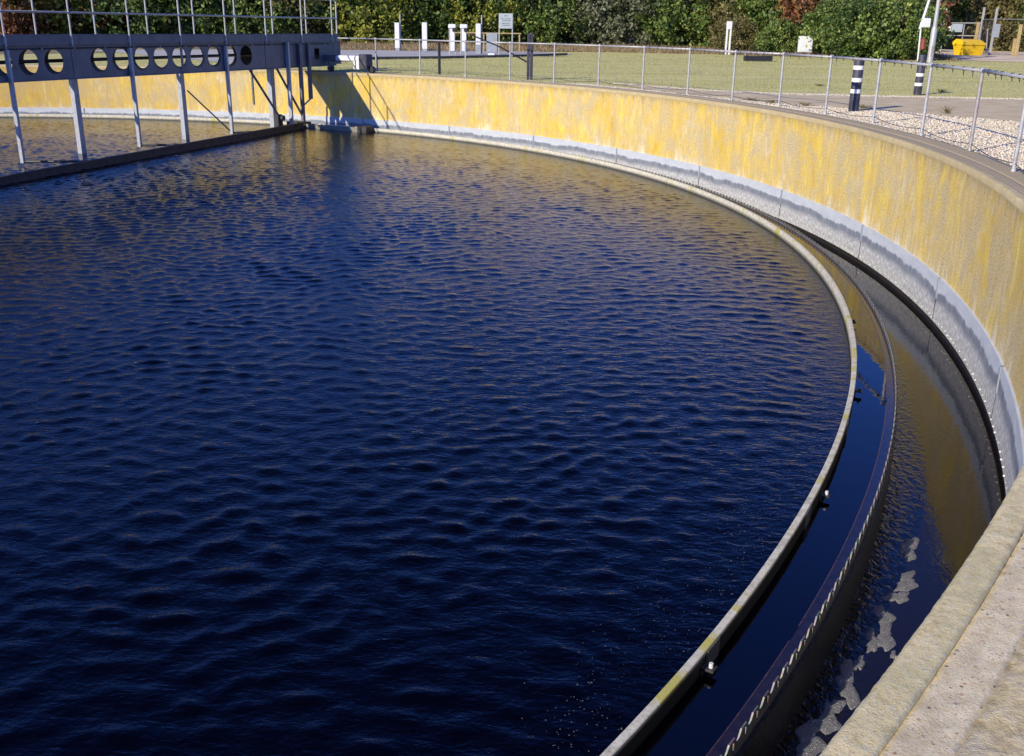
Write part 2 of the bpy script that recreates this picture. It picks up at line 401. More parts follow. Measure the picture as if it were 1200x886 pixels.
def np_mesh(name, V, F, mat, kind=None, label=None, cat=None, smooth=False, parent=None):
    me = bpy.data.meshes.new(name); k = F.shape[1]
    me.vertices.add(len(V)); me.vertices.foreach_set('co', V.astype(np.float32).ravel())
    me.loops.add(F.size); me.loops.foreach_set('vertex_index', F.astype(np.int32).ravel())
    me.polygons.add(len(F)); me.polygons.foreach_set('loop_start', np.arange(0, F.size, k, dtype=np.int32))
    me.polygons.foreach_set('loop_total', np.full(len(F), k, dtype=np.int32))
    if smooth: me.polygons.foreach_set('use_smooth', np.ones(len(F), bool))
    me.update(calc_edges=True); me.materials.append(mat)
    o = bpy.data.objects.new(name, me); COL.objects.link(o)
    if parent is not None: o.parent = parent
    return props(o, label, cat, kind=kind)

# ------------------------------------------------------------------ camera (solved from the photograph)
PITCH, ROLL, FPX, CAMH = .341, .014, 1161.79, 1.6005
fw = Vector((0, math.cos(PITCH), -math.sin(PITCH))); r0 = Vector((1, 0, 0)); u0 = r0.cross(fw)
rr = math.cos(ROLL) * r0 + math.sin(ROLL) * u0; uu = -math.sin(ROLL) * r0 + math.cos(ROLL) * u0
cd = bpy.data.cameras.new('camera'); cam = bpy.data.objects.new('camera', cd); COL.objects.link(cam)
cd.lens = FPX / 1200 * 36; cd.sensor_width = 36; cd.clip_end = 4000; cd.clip_start = .05
m3 = Matrix((rr, uu, -fw)).transposed(); cam.matrix_world = Matrix.Translation((0, 0, CAMH)) @ m3.to_4x4()
S.camera = cam
def G(px, py, z=0.0):
    """a point of the photograph brought down to a level plane (used only while laying out)"""
    d = rr * (px - 600) + uu * (443 - py) + fw * FPX; t = (z - CAMH) / d.z
    return Vector((d.x * t, d.y * t, z))
def AT(px, dist):
    d = rr * (px - 600) + uu * (443 - 50) + fw * FPX; k = dist / math.hypot(d.x, d.y)
    return (d.x * k, d.y * k)

# ------------------------------------------------------------------ light
w = bpy.data.worlds.new('World'); S.world = w; w.use_nodes = True
sky = w.node_tree.nodes.new('ShaderNodeTexSky'); sky.sky_type = 'NISHITA'; sky.sun_disc = False
ts = Vector((-math.cos(rad(SUN_AZ)), -math.sin(rad(SUN_AZ)), 0))
sky.sun_elevation = rad(SUN_EL); sky.sun_rotation = math.atan2(ts.x, ts.y)
sky.air_density = 1.0; sky.dust_density = .4; sky.ozone_density = 5
bg = w.node_tree.nodes['Background']; bg.inputs[1].default_value = .125
tint = w.node_tree.nodes.new('ShaderNodeMix'); tint.data_type = 'RGBA'; tint.blend_type = 'MULTIPLY'; tint.inputs[0].default_value = 1
tint.inputs[7].default_value = (.44, .68, 1.50, 1)
w.node_tree.links.new(sky.outputs[0], tint.inputs[6]); w.node_tree.links.new(tint.outputs[2], bg.inputs[0])
sd = bpy.data.lights.new('sun', 'SUN'); sd.energy = 5.2; sd.angle = rad(.5); sd.color = (1, .90, .71)
so = bpy.data.objects.new('sun', sd); COL.objects.link(so)
tv = Vector((math.cos(rad(SUN_AZ)) * math.cos(rad(SUN_EL)), math.sin(rad(SUN_AZ)) * math.cos(rad(SUN_EL)), -math.sin(rad(SUN_EL))))
so.rotation_euler = tv.to_track_quat('-Z', 'Y').to_euler()
S.view_settings.view_transform = 'Standard'; S.view_settings.look = 'None'; S.view_settings.exposure = 0

# ------------------------------------------------------------------ ground
def gz(x, y):
    """the ground is level with the coping by the tank and dips a few centimetres beside it"""
    return -.03
mb = MB()
Rs = [22.95, 24, 26, 30, 36, 45, 60, 80, 120, 200, 400, 900, 2500]
mb.sweep([(R, -.03) for R in Rs], 0, 2 * PI, 144)
g = mb.build('ground', M['grass']); props(g, kind='structure')
def sheet(name, pts, mat, z): return props(MB().poly(pts, z).build(name, mat), kind='structure')
def arc(R, a0, a1, n=24): return [(CX + R * math.cos(rad(a0 + (a1 - a0) * i / n)), CY + R * math.sin(rad(a0 + (a1 - a0) * i / n))) for i in range(n + 1)]
# gravel bed between coping and path (near side), path, pale gravel edging, road, bare soil
near_edge = [(3.9, 28.3), (4.9, 26.2), (6.27, 23.95), (7.99, 22.2), (9.82, 19.8), (12.6, 16.2), (18, 8.5), (26, -2)]
far_edge = [(60, 24.6), (30, 25.9), (13.13, 26.7), (9.72, 27.1), (7.19, 27.5), (5.4, 28.6), (4.1, 30.1), (3.0, 31.6)]
inner = arc(22.96, 40, -60, 40)
def wob(pts, amp, sub=10):
    out = []
    for (a, b), (c, d) in zip(pts[:-1], pts[1:]):
        for i in range(sub): t = i / sub; out.append((a + (c - a) * t + random.uniform(-amp, amp), b + (d - b) * t + random.uniform(-amp, amp)))
    return out + [pts[-1]]
gravel_poly = arc(22.96, 44, -60, 50) + [(26, -8)] + wob(near_edge[::-1], .10) + [(2.2, 31.3)]
def ngon(name, pts, mat, z):
    from mathutils.geometry import tessellate_polygon
    tr = tessellate_polygon([[Vector((x, y, 0)) for x, y in pts]])
    m = MB(); m.add([(x, y, z) for x, y in pts], [tuple(t) for t in tr]); o = m.build(name, mat)
    me = o.data
    for p in me.polygons:
        if p.normal.z < 0: p.flip()
    return props(o, kind='structure')
ngon('gravel_bed', gravel_poly, M['gravel_bed'], -.026)
path_poly = wob(near_edge, .08) + [(60, -2)] + wob(far_edge, .05)
ngon('path', path_poly, M['path'], -.018)
ngon('gravel_edging', wob(far_edge, .08, 24) + wob([(x - .1, y + .42) for x, y in far_edge][::-1], .14, 24), M['gravel_bed'], -.014)
# the thin pebble verge behind the coping round the far side
ngon('gravel_verge', arc(22.96, 44, 100, 60) + wob(arc(23.22, 100, 44, 60), .04, 3), M['gravel_bed'], -.024)
A = [G(300, 76), G(400, 70.5), G(440, 69), G(520, 68), G(600, 66.3), G(664, 64.2), G(672, 63), G(600, 58.5), G(520, 57.5), G(440, 57.5), G(330, 57.5), G(100, 58)]
ngon('road', [(p.x, p.y) for p in A], M['road'], -.015)
A = [G(0, 63), G(395, 58), G(600, 58.7), G(700, 60), G(850, 63.5), G(990, 68), G(1085, 71)]
B = [(p.x, p.y) for p in A] + [(60, 95), (60, 150), (-120, 150), (-120, 80)]
ngon('dry_undergrowth', B, M['dry'], -.022)
A = [G(1085, 66), G(1128, 70.5), G(1150, 71.5), G(1205, 72.5), G(1260, 73)]
ngon('soil', [(p.x, p.y) for p in A] + [(75, 75), (90, 150), (46, 150), (33, 92)], M['soil'], -.012)
# kerb along the near edge of the road, coloured dark to draw its shadow line
km = MB()
kp = [G(300, 76), G(400, 70.5), G(440, 69), G(520, 68), G(600, 66.3), G(664, 64.2)]
for a, b in zip(kp[:-1], kp[1:]):
    d = (b - a); L = d.length; c = (a + b) / 2; km.box((c.x, c.y, .03), (L, .16, .14), math.atan2(d.y, d.x), .015)
props(km.build('kerb', plain('shadow_dark_kerb', (.10, .095, .085), .9, 0, 3, .3)), kind='structure')

# ------------------------------------------------------------------ water surfaces
N = 1240; half = RB + .02
xs = np.linspace(-half, half, N).astype(np.float32); X, Y = np.meshgrid(xs, xs, indexing='ij')
wr = np.random.default_rng(3)
wx, wy = X + CX, Y + CY
# short wind ripples: many directional waves round one heading, sharpened crests
wind = rad(-80)
qx = wx + .10 * np.sin(1.1 * wy + .5 * wx) + .05 * np.sin(2.7 * wx - 1.9 * wy); qy = wy + .10 * np.sin(1.3 * wx - .4 * wy) + .05 * np.sin(3.1 * wy + 1.3 * wx)
fine = np.zeros_like(X); swell = np.zeros_like(X)
for i in range(64):
    lam = wr.uniform(.125, .33); th = wind + wr.normal(0, .78)
    k = 2 * PI / lam; ph = wr.uniform(0, 2 * PI)
    fine += .00080 * (lam / .25) ** 1.2 * np.sin(k * (qx * math.cos(th) + qy * math.sin(th)) + ph)
for i in range(14):
    lam = wr.uniform(.4, 1.0); th = wind + .2 + wr.normal(0, .8); k = 2 * PI / lam
    swell += .00042 * lam * np.sin(k * (qx * math.cos(th) + qy * math.sin(th)) + wr.uniform(0, 6.28))
gust = .80 + .25 * np.sin(.31 * wx + .8) * np.sin(.27 * wy + .3 * wx + 1) + .16 * np.sin(.9 * wx - .6 * wy + 1.3 * np.sin(.5 * wy))
lee = .45 + .55 / (1 + np.exp(((X * .62 + Y * .78) - 12.5) / 1.8))      # sheltered below the far wall
lee = lee * (.7 + .3 / (1 + np.exp((-X - 14) / 2)))
Zw = fine * np.clip(gust, .4, 1.3) * lee; Zw = Zw + np.abs(Zw) * .55 + swell
Rr = np.hypot(X, Y)
Zw *= np.clip((RB - Rr) / .5, .12, 1)
sc_ = np.where(Rr > RB, RB / np.maximum(Rr, 1e-6), 1.0)
V = np.stack([X * sc_ + CX, Y * sc_ + CY, Z_WATER + Zw], -1).reshape(-1, 3)
I = np.arange(N * N).reshape(N, N)
F = np.stack([I[:-1, :-1], I[1:, :-1], I[1:, 1:], I[:-1, 1:]], -1).reshape(-1, 4)
out_ = (Rr > RB).ravel()
F = F[~out_[F].all(1)]
used = np.unique(F); remap = -np.ones(N * N, int); remap[used] = np.arange(len(used))
np_mesh('water', V[used], remap[F], M['w_tank'], kind='structure', smooth=True)
mb = MB(); mb.sweep([(RB - .01, Z_WATER), (21.12, Z_WATER), (RWE, Z_WATER)], 0, 2 * PI, 360); props(mb.build('calm_water', M['w_calm'], smooth=True), kind='structure')
mb = MB(); mb.sweep([(RWE, Z_CHAN), (21.8, Z_CHAN), (RW + .01, Z_CHAN)], 0, 2 * PI, 360)
mb.uv = [(u, math.hypot(v[0] - CX, v[1] - CY) - RWE) for (u, _), v in zip(mb.uv, mb.v)]
props(mb.build('channel_water', M['w_channel'], smooth=True, uv=True), kind='structure')

# ------------------------------------------------------------------ tank wall
tw = empty('tank_wall', (CX, CY, Z_CHAN), 'round concrete tank wall streaked with yellow lichen, rising from the water to a level coping', 'wall')
NS = 480
mb = MB(); mb.sweep([(RW, -.012), (RW, Z_CHAN - .3)][::-1], 0, 2 * PI, NS); auto_smooth(mb.build('wall_face', M['wall'], tw, uv=True))
mb = MB(); mb.sweep([(RW + .3, -.2), (RW + .3, -.012)][::-1], 0, 2 * PI, 240); mb.build('wall_core', M['outer'], tw)
def jitter_top(R0, R1, z, amp, nr, mat, name, edge=.012, a0=-60, a1=120, n=3000):
    """coping band with a worn, slightly chipped surface"""
    a = np.linspace(rad(a0), rad(a1), n); q = np.linspace(R0, R1, nr)
    AA, QQ = np.meshgrid(a, q, indexing='ij')
    ZZ = z + amp * (RNG.random(AA.shape) - .5)
    QQ = QQ + 0
    ZZ[:, 0] -= edge * (.6 + .4 * RNG.random(n)); QQ[:, 0] += .0
    P = np.stack([CX + QQ * np.cos(AA), CY + QQ * np.sin(AA), ZZ], -1)
    lo = P[:, :1].copy(); lo[..., 2] = z - .09
    hi = P[:, -1:].copy(); hi[..., 2] = z - .09
    P = np.concatenate([lo, P, hi], 1); k = P.shape[1]
    I = np.arange(n * k).reshape(n, k); F = np.stack([I[:-1, :-1], I[:-1, 1:], I[1:, 1:], I[1:, :-1]], -1).reshape(-1, 4)
    P = P.reshape(-1, 3) - np.array([CX, CY, Z_CHAN])
    return np_mesh(name, P, F, mat, smooth=True, parent=tw)
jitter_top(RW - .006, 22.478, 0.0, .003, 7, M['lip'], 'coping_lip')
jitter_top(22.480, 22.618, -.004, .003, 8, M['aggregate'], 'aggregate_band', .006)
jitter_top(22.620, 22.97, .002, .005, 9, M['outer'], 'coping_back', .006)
mb = MB(); mb.sweep([(RW - .006, -.09), (RW - .006, 0), (22.97, .002), (22.97, -.09)], rad(120), rad(300), 180); mb.build('coping_lip', M['lip'], tw)
# pale edge panels with raised joint strips
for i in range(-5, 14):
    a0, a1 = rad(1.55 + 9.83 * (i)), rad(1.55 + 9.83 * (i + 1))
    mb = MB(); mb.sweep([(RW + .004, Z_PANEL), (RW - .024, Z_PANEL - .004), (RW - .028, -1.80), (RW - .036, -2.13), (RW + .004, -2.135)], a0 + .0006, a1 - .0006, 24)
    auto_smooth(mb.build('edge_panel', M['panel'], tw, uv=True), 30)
    am = a1
    R = RW - .034; c = (CX + R * math.cos(am), CY + R * math.sin(am), -1.68)
    mb = MB(); mb.box(c, (.014, .050, .29), am, .003)
    mb.build('joint_strip', M['grey'], tw)
# row of pale balls at the foot of the panels, standing in for sun caustic spots
mb = MB()
for i in range(330):
    a = rad(-46 + 150 * i / 330) + random.uniform(-.0012, .0012)
    R = RW - .042; r_ = random.uniform(.005, .014)
    mb.ball((CX + R * math.cos(a), CY + R * math.sin(a), -2.085 + random.uniform(-.015, .015)), r_, 6, 4)
props(mb.build('caustic_spot', plain('caustic_white', (.62, .63, .62), .8, 0, 30, .15), tw, smooth=True), kind='stuff')
mb = MB(); mb.sweep([(RW - .012, -2.13), (RW - .020, Z_CHAN - .1)][::-1], rad(-60), rad(140), 300); mb.build('wet_band', M['slime'], tw, smooth=True)

# ------------------------------------------------------------------ scum baffle
sb = empty('scum_baffle', (CX, CY, -2.0), 'thin pale ring board with yellow-green lichen standing just above the dark water', 'baffle')
mb = MB(); mb.sweep([(RB - .024, -2.25), (RB - .024, Z_BAF - .004), (RB - .019, Z_BAF), (RB + .019, Z_BAF), (RB + .024, Z_BAF - .004), (RB + .024, -2.25)][::-1], 0, 2 * PI, NS)
auto_smooth(mb.build('board', M['baffle'], sb, uv=True), 30)
for k in range(-9, 22):
    a = rad(-17.6 + 5.3 * k)
    mb = MB(); mb.sweep([(RB + .0245, -1.95), (RB + .0245, Z_BAF - .010), (RB + .032, Z_BAF - .010), (RB + .032, -1.95)], a - .004, a + .004, 2, True)
    mb.build('joint_plate', M['weir'], sb)
for k in range(-4, 16):
    a = rad(-20.0 + 6.92 * k)
    def Q(R, z, t=0.0): return (CX + R * math.cos(a) - t * math.sin(a), CY + R * math.sin(a) + t * math.cos(a), z)
    br = MB(); br.box(Q(RB + .060, -1.735), (.075, .07, .012), a, .002); br.box(Q(RB + .031, -1.765), (.010, .07, .08), a, .002)
    b = br.build('bracket', M['dark_steel'], sb)
    bl = MB(); bl.tube(Q(RB + .07, -1.729), Q(RB + .07, -1.700), .012, n=8); bl.build('bolt', M['white'] if k in (-1, -2, -3) else M['dark_steel'], b)  # three near bolts coloured white as a sunlit spot

# ------------------------------------------------------------------ overflow weir and its wall
we = empty('overflow_weir', (CX, CY, Z_CHAN), 'ring of notched metal weir plate between the calm water and the lower outer channel', 'weir')
pitch = .153; nn = int(2 * PI * RWE / pitch); da = 2 * PI / nn
mb = MB(); th = .0045
A0, A1 = rad(-60), rad(150)
k0, k1 = int(A0 / da), int(A1 / da)
prof = [(0, Z_WEIR), (.44, Z_WEIR), (.72, Z_WEIR - .058), (1.0, Z_WEIR)]
for k in range(k0, k1):
    for (f0, z0), (f1, z1) in zip(prof[:-1], prof[1:]):
        a_, b_ = (k + f0) * da, (k + f1) * da
        vs = []
        for a, zt in ((a_, z0), (b_, z1)):
            for R, z in ((RWE - th, -1.95), (RWE - th, zt), (RWE + th, zt), (RWE + th, -1.95)): vs.append((CX + R * math.cos(a), CY + R * math.sin(a), z))
        mb.add(vs, [(0, 4, 5, 1), (1, 5, 6, 2), (2, 6, 7, 3)])
mb.build('notched_plate', M['weir'], we)
mb = MB()
for k in range(k0, k1):
    a = (k + .22) * da
    c = (CX + (RWE + .011) * math.cos(a), CY + (RWE + .011) * math.sin(a), Z_WEIR - .028)
    mb.box(c, (.009, .008, .040), a, .003)
mb.build('plate_clip', M['clip'], we)['kind'] = 'stuff'
mb = MB(); mb.sweep([(21.296, Z_WATER - .01), (21.296, Z_WATER + .0015), (RWE - .006, Z_WATER + .0015)][::-1], rad(-60), rad(150), 400); mb.build('shelf', M['shelf'], we)
for a0 in range(-56, 150, 12):
    mb = MB(); mb.sweep([(21.288, Z_WATER - .05), (21.288, Z_WATER + .003), (21.295, Z_WATER + .003), (21.295, Z_WATER - .05)][::-1], rad(a0 + random.uniform(0, .4)), rad(a0 + 11.7), 30); mb.build('seal_strip', M['crest'], we)
mb = MB(); mb.sweep([(RWE - .03, -2.9), (RWE + .03, -2.9), (RWE + .03, -1.84), (RWE - .03, -1.84)], rad(-60), rad(150), 300, True); mb.build('channel_wall', M['slime'], we)

# ------------------------------------------------------------------ rotating bridge
AZ = rad(67); DV = Vector((math.cos(AZ), math.sin(AZ), 0)); PV = Vector((-math.sin(AZ), math.cos(AZ), 0)); UP = Vector((0, 0, 1))
C0 = Vector((CX, CY, 0))
def BP(r, off, z): return C0 + DV * r + PV * off + UP * z
bridge = empty('rotating_bridge', tuple(BP(22.6, -.3, 0)), 'long blue-grey steel walkway bridge with round holes in its girders, spanning the dark water', 'bridge')
ON, OF = -.80, .02; R_END = 23.29; R_ST = 2.0
def girder(off, holes, rend, square=None):
    """web plate with round holes, flanges top and bottom"""
    mb = MB(); z0, z1, zc, hr, th = .20, 1.0, .62, .295, .012
    cells = sorted(holes); x = R_ST
    def quad(xa, xb, za, zb):
        for s_, fl in ((-th / 2, 1), (th / 2, 0)):
            vs = [BP(xa, off + s_, za), BP(xb, off + s_, za), BP(xb, off + s_, zb), BP(xa, off + s_, zb)]
            mb.add(vs, [(0, 1, 2, 3) if fl else (3, 2, 1, 0)])
    n = 28; w_ = .36
    for h in cells:
        if h - w_ > x: quad(x, h - w_, z0, z1)
        x = h + w_
        ring_i = [(h + hr * math.cos(2 * PI * i / n), zc + hr * math.sin(2 * PI * i / n)) for i in range(n)]
        ring_o = []
        for i in range(n):
            c, s_ = math.cos(2 * PI * i / n), math.sin(2 * PI * i / n)
            t = min(w_ / max(abs(c), 1e-6), ((z1 - zc) if s_ > 0 else (zc - z0)) / max(abs(s_), 1e-6)); ring_o.append((h + c * t, zc + s_ * t))
        # snap corners
        for cx_, cz_ in ((w_, z1 - zc), (-w_, z1 - zc), (-w_, z0 - zc), (w_, z0 - zc)):
            j = min(range(n), key=lambda i: math.hypot(ring_o[i][0] - h - cx_, ring_o[i][1] - zc - cz_)); ring_o[j] = (h + cx_, zc + cz_)
        for s_, fl in ((-th / 2, 1), (th / 2, 0)):
            vs = [BP(a, off + s_, b) for a, b in ring_i + ring_o]
            mb.add(vs, [((i, (i + 1) % n, n + (i + 1) % n, n + i) if not fl else (n + i, n + (i + 1) % n, (i + 1) % n, i)) for i in range(n)])
        vs = [BP(a, off - th / 2, b) for a, b in ring_i] + [BP(a, off + th / 2, b) for a, b in ring_i]
        mb.add(vs, [(i, (i + 1) % n, n + (i + 1) % n, n + i) for i in range(n)])
    if square:
        a, b = square; quad(x, a, z0, z1); quad(a, b, z0, .42); quad(a, b, .78, z1); quad(b, rend, z0, z1)
    else: quad(x, rend, z0, z1)
    ax = (DV, PV, UP); L = rend - R_ST; mid = (rend + R_ST) / 2
    mb.box(BP(mid, off, .19), (L, .14, .018), axes=ax); mb.box(BP(mid, off, 1.008), (L, .14, .014), axes=ax)
    return mb.build('girder', M['bridge'], bridge)
near_holes = [9.8 - .77 * k for k in range(9)] + [10.57] + [12.05 + .765 * k for k in range(9)]
far_holes = [9.92 + .765 * k for k in range(-9, 12)]
girder(ON, near_holes, R_END, (21.95, 22.25)); girder(OF, far_holes, 24.9)
ax = (DV, PV, UP)
for off, rend, sg in ((ON, R_END, -1), (.20, 25.2, 1)):
    mb = MB(); L = rend - R_ST
    # kick plate in lengths, each bolted to its neighbour
    r = R_ST; k = 0
    while r < rend - .05:
        r2 = min(rend, 5.2 + 2.0 * k if 5.2 + 2.0 * k > r + .3 else r + 2.0); k += 1
        mb.box(BP((r + r2) / 2, off + sg * .07, 1.125), (r2 - r - .012, .02, .22), axes=ax, bev=.003)
        r = r2
    mb.box(BP((R_ST + rend) / 2, off + sg * .062, 1.24), (L, .05, .012), axes=ax)
    mb.build('kick_plate', M['bridge'], bridge)
mb = MB(); mb.box(BP((R_ST + 23.6) / 2, (ON + .20) / 2, 1.045), (23.6 - R_ST, 1.0 - .02, .03), axes=ax)
mb.build('deck', M['galv'], bridge)
mb = MB(); mb.tube(BP(R_ST, -.35, .62), BP(22.6, -.35, .62), .045, n=12); mb.build('pipe', M['dark_steel'], bridge, smooth=True)
for k in range(11): mb = MB(); mb.box(BP(3.2 + 2.0 * k, (ON + OF) / 2, .93), (.08, OF - ON - .2, .10), axes=ax); mb.build('cross_beam', M['bridge'], bridge)
mb = MB()
mb.box(BP(R_END - .03, (ON + OF) / 2, .60), (.014, OF - ON - .02, .80), axes=ax)
mb.build('end_plate', M['bridge'], bridge)
near_r = [5.2 + 2 * k - .07 for k in range(9)] + [22.98]; near_r = [3.17] + near_r
far_r = [3.15 + 2 * k for k in range(12)]
for off, rs, sg in ((ON, near_r, -1), (.20, far_r, 1)):
    for r in rs:
        mb = MB(); mb.tube(BP(r, off + sg * .10, .98), BP(r, off + sg * .10, 2.42), .024, n=8)
        mb.box(BP(r, off + sg * .088, 1.12), (.09, .016, .15), axes=ax, bev=.002); mb.ball(BP(r, off + sg * .10, 1.78), .036, 8, 5)
        mb.build('stanchion', M['galv'], bridge, smooth=False)
    for z in (1.78, 2.42):
        mb = MB(); mb.tube(BP(rs[0], off + sg * .10, z), BP(rs[-1], off + sg * .10, z), .021, n=8); mb.build('hand_rail', M['galv'], bridge, smooth=True)
for k in range(11):
    r = 3.2 + 2.0 * k
    mb = MB(); mb.box(BP(r, ON - .012, .60), (.10, .012, .76), axes=ax, bev=.003); gu = mb.build('stiffener', M['bridge'], bridge)
    for z in (.30, .45, .75, .90):
        mb = MB(); mb.tube(BP(r - .025, ON - .018, z), BP(r - .025, ON - .034, z), .014, n=6); mb.build('bolt', M['galv'], gu)
mb = MB(); mb.tube(BP(R_ST, ON - .03, .93), BP(R_END - .4, ON - .03, .93), .014, n=8); mb.build('cable', M['black'], bridge)
for k in range(20): mb = MB(); mb.box(BP(3.0 + 1.03 * k, ON - .03, .93), (.03, .05, .045), axes=ax, bev=.003); mb.build('cable_clip', M['galv'], bridge)
# hanging posts: near row end at the skimmer, far row go on below the water
def hang(r, off, zt, zb, w_, d_, mat='post_pale', name='hanger'):
    mb = MB(); mb.box(BP(r, off, (zt + zb) / 2), (w_, d_, zt - zb), axes=ax, bev=.006); return mb.build(name, M[mat], bridge)
for r in (5.2, 9.15, 13.1, 17.1):
    hang(r, ON - .075, .92, -1.70, .075, .11)
for r in (3.7, 7.75, 11.75, 15.85): hang(r, -.12, .19, -2.3, .17, .15)
hang(20.05, -.30, .19, -2.3, .20, .17)
hang(20.25, ON - .09, 1.0, -1.72, .09, .13); hang(20.95, ON - .09, .95, -1.70, .13, .10, 'bridge'); hang(21.5, ON - .07, .95, -.88, .13, .10, 'bridge')
hang(19.6, .12, .19, -1.0, .06, .06, 'bridge')
def brace(p, q, r=.03, mat='dark_steel', name='brace'):
    mb = MB(); mb.tube(p, q, r, n=8); return mb.build(name, M[mat], bridge)
brace(BP(15.95, -.25, -.35), BP(17.1, ON - .03, -1.62), .022)
brace(BP(18.3, ON, .19), BP(19.75, -.72, -1.30), .04, 'bridge'); brace(BP(19.75, ON + .02, .19), BP(20.95, ON - .08, -1.45), .04, 'bridge')
brace(BP(21.5, ON - .08, -.86), BP(20.98, ON - .10, -1.08), .03, 'post_pale')
mb = MB(); mb.box(BP(19.75, -.72, -1.5), (.26, .2, .42), axes=ax, bev=.02); mb.tube(BP(19.75, -.86, -1.4), BP(19.75, -.95, -1.4), .09, n=12); mb.build('winch_box', M['dark_steel'], bridge)
# skimmer beam just above the water, tied to the near row
p0, p1 = BP(4.6, -3.05, -1.72), BP(20.35, -1.28, -1.68)
d_ = (p1 - p0).normalized(); ax2 = (d_, UP.cross(d_).normalized(), UP)
mb = MB(); mb.box((p0 + p1) / 2, ((p1 - p0).length, .07, .20), axes=ax2, bev=.008); mb.box((p0 + p1) / 2 + UP * .105, ((p1 - p0).length, .12, .014), axes=ax2)
mb.build('skimmer_beam', M['timber'], bridge)
def beam_at(r): t = (r - 4.6) / (20.35 - 4.6); return p0.lerp(p1, t)
for r in (5.2, 9.15, 13.1, 17.1, 20.25):
    q = beam_at(min(20.3, r + .55)); brace(BP(r, ON - .075, -1.66), (q.x, q.y, -1.62), .03)
# end carriage running on the coping
ca = MB()
def CP(off, rr_, z): return C0 + (DV * math.sqrt(rr_ ** 2 - off ** 2) + PV * off) + UP * z
def cbox(mb, off0, off1, rr_, z0, z1, w_, bev=.01):
    a, b = CP(off0, rr_, 0), CP(off1, rr_, 0); d = (b - a).normalized(); m_ = (a + b) / 2
    mb.box((m_.x, m_.y, (z0 + z1) / 2), ((b - a).length, w_, z1 - z0), axes=(d, UP.cross(d), UP), bev=bev)
cbox(ca, -1.75, 1.6, 22.72, .34, .56, .20); ca.build('end_carriage', M['bridge'], bridge)
mb = MB(); cbox(mb, -2.42, -1.30, 22.60, .36, .56, .18, .05); cbox(mb, -2.35, -2.05, 22.58, .10, .40, .12, .03); mb.build('drive_motor', M['white'], bridge)
mb = MB(); cbox(mb, -2.72, -2.38, 22.60, .12, .62, .36, .02); mb.build('wheel_guard', M['bollard'], bridge)
for off in (-2.78, -1.02, 1.5):
    rr_ = 22.64; c = CP(off, rr_, .12); t_ = (CP(off + .1, rr_, 0) - CP(off, rr_, 0)).normalized(); n_ = UP.cross(t_)
    mb = MB(); mb.tube(c - n_ * .06, c + n_ * .06, .115, n=20); wh = mb.build('wheel', M['black'], bridge)
    mb = MB(); mb.tube(c - n_ * .068, c + n_ * .068, .05, n=12); mb.build('hub', M['dark_steel'], wh)
    mb = MB(); mb.box(c + UP * .13, (.10, .22, .22), axes=(t_, n_, UP), bev=.01)
    if off > -2: mb.build('wheel_bracket', M['bridge'], bridge)

# scum trough at the baffle below the bridge end
st = empty('scum_trough', (CX + 20.8 * math.cos(rad(61)), CY + 20.8 * math.sin(rad(61)), Z_WATER), 'shallow curved scum trough at the baffle under the bridge end', 'trough')
mb = MB(); mb.sweep([(20.62, -1.95), (20.62, -1.64), (20.66, -1.64), (20.66, -1.72), (20.90, -1.72), (20.90, -1.95)], rad(57.0), rad(65.3), 30, True); mb.build('tray', M['clip'], st)
for a0, a1 in ((63.6, 65.7), (56.2, 57.3)):
    mb = MB(); mb.sweep([(20.56, -1.95), (20.56, -1.59), (20.93, -1.59), (20.93, -1.95)], rad(a0), rad(a1), 6, True); mb.build('end_box', M['timber'], st)

# ------------------------------------------------------------------ tank railing
posts_px = [(441, 82.5), (492.4, 85.4), (545.5, 89), (597.5, 92.5), (649, 95.5), (701, 99.6), (752.7, 103.8), (805.3, 109.5), (857.7, 117.4), (912.7, 123.3), (967, 132.8), (1022.9, 143.4), (1079.6, 158.4), (1136.2, 176.6)]
PP = [G(x, y) for x, y in posts_px]
# continue behind the bridge end and towards the camera side
PP = [Vector((CX + 24.3 * math.cos(rad(a)), CY + 24.3 * math.sin(rad(a)), 0)) for a in (69.5,)] + PP[0:] + [Vector((6.12, 12.35, 0)), Vector((5.55, 10.2, 0)), Vector((4.8, 8.1, 0))]
ra = empty('tank_railing', tuple(PP[8]), 'waist-high galvanised pipe railing curving round the tank behind the coping', 'railing')
for i, p in enumerate(PP):
    old = i in (14,)
    mb = MB(); mb.tube((p.x, p.y, -.05), (p.x, p.y, 1.1), .026, n=10); mb.lathe([(.06, -.03), (.06, -.015), (.035, -.01), (.03, .03)], (p.x, p.y, 0), 12)
    po = auto_smooth(mb.build('post', M['galv_old'] if old else M['galv'], ra))
    if old: po['label'] = 'rust-stained railing post'
    mb = MB(); mb.ball((p.x, p.y, 1.1), .046, 12, 8); mb.build('ball_joint', M['galv'], ra, smooth=True)
mb = MB()
for a, b in zip(PP[:-1], PP[1:]): mb.tube((a.x, a.y, 1.1), (b.x, b.y, 1.1), .024, n=10)
mb.build('top_rail', M['galv'], ra, smooth=True)
mb = MB()
for a, b in zip(PP[:-1], PP[1:]):
    n = 6
    for j in range(n):
        t0, t1 = j / n, (j + 1) / n; z = lambda t: .10 - .05 * math.sin(PI * t)
        mb.tube((a.x + (b.x - a.x) * t0, a.y + (b.y - a.y) * t0, z(t0)), (a.x + (b.x - a.x) * t1, a.y + (b.y - a.y) * t1, z(t1)), .006, n=5)
mb.build('bottom_wire', M['dark_steel'], ra)
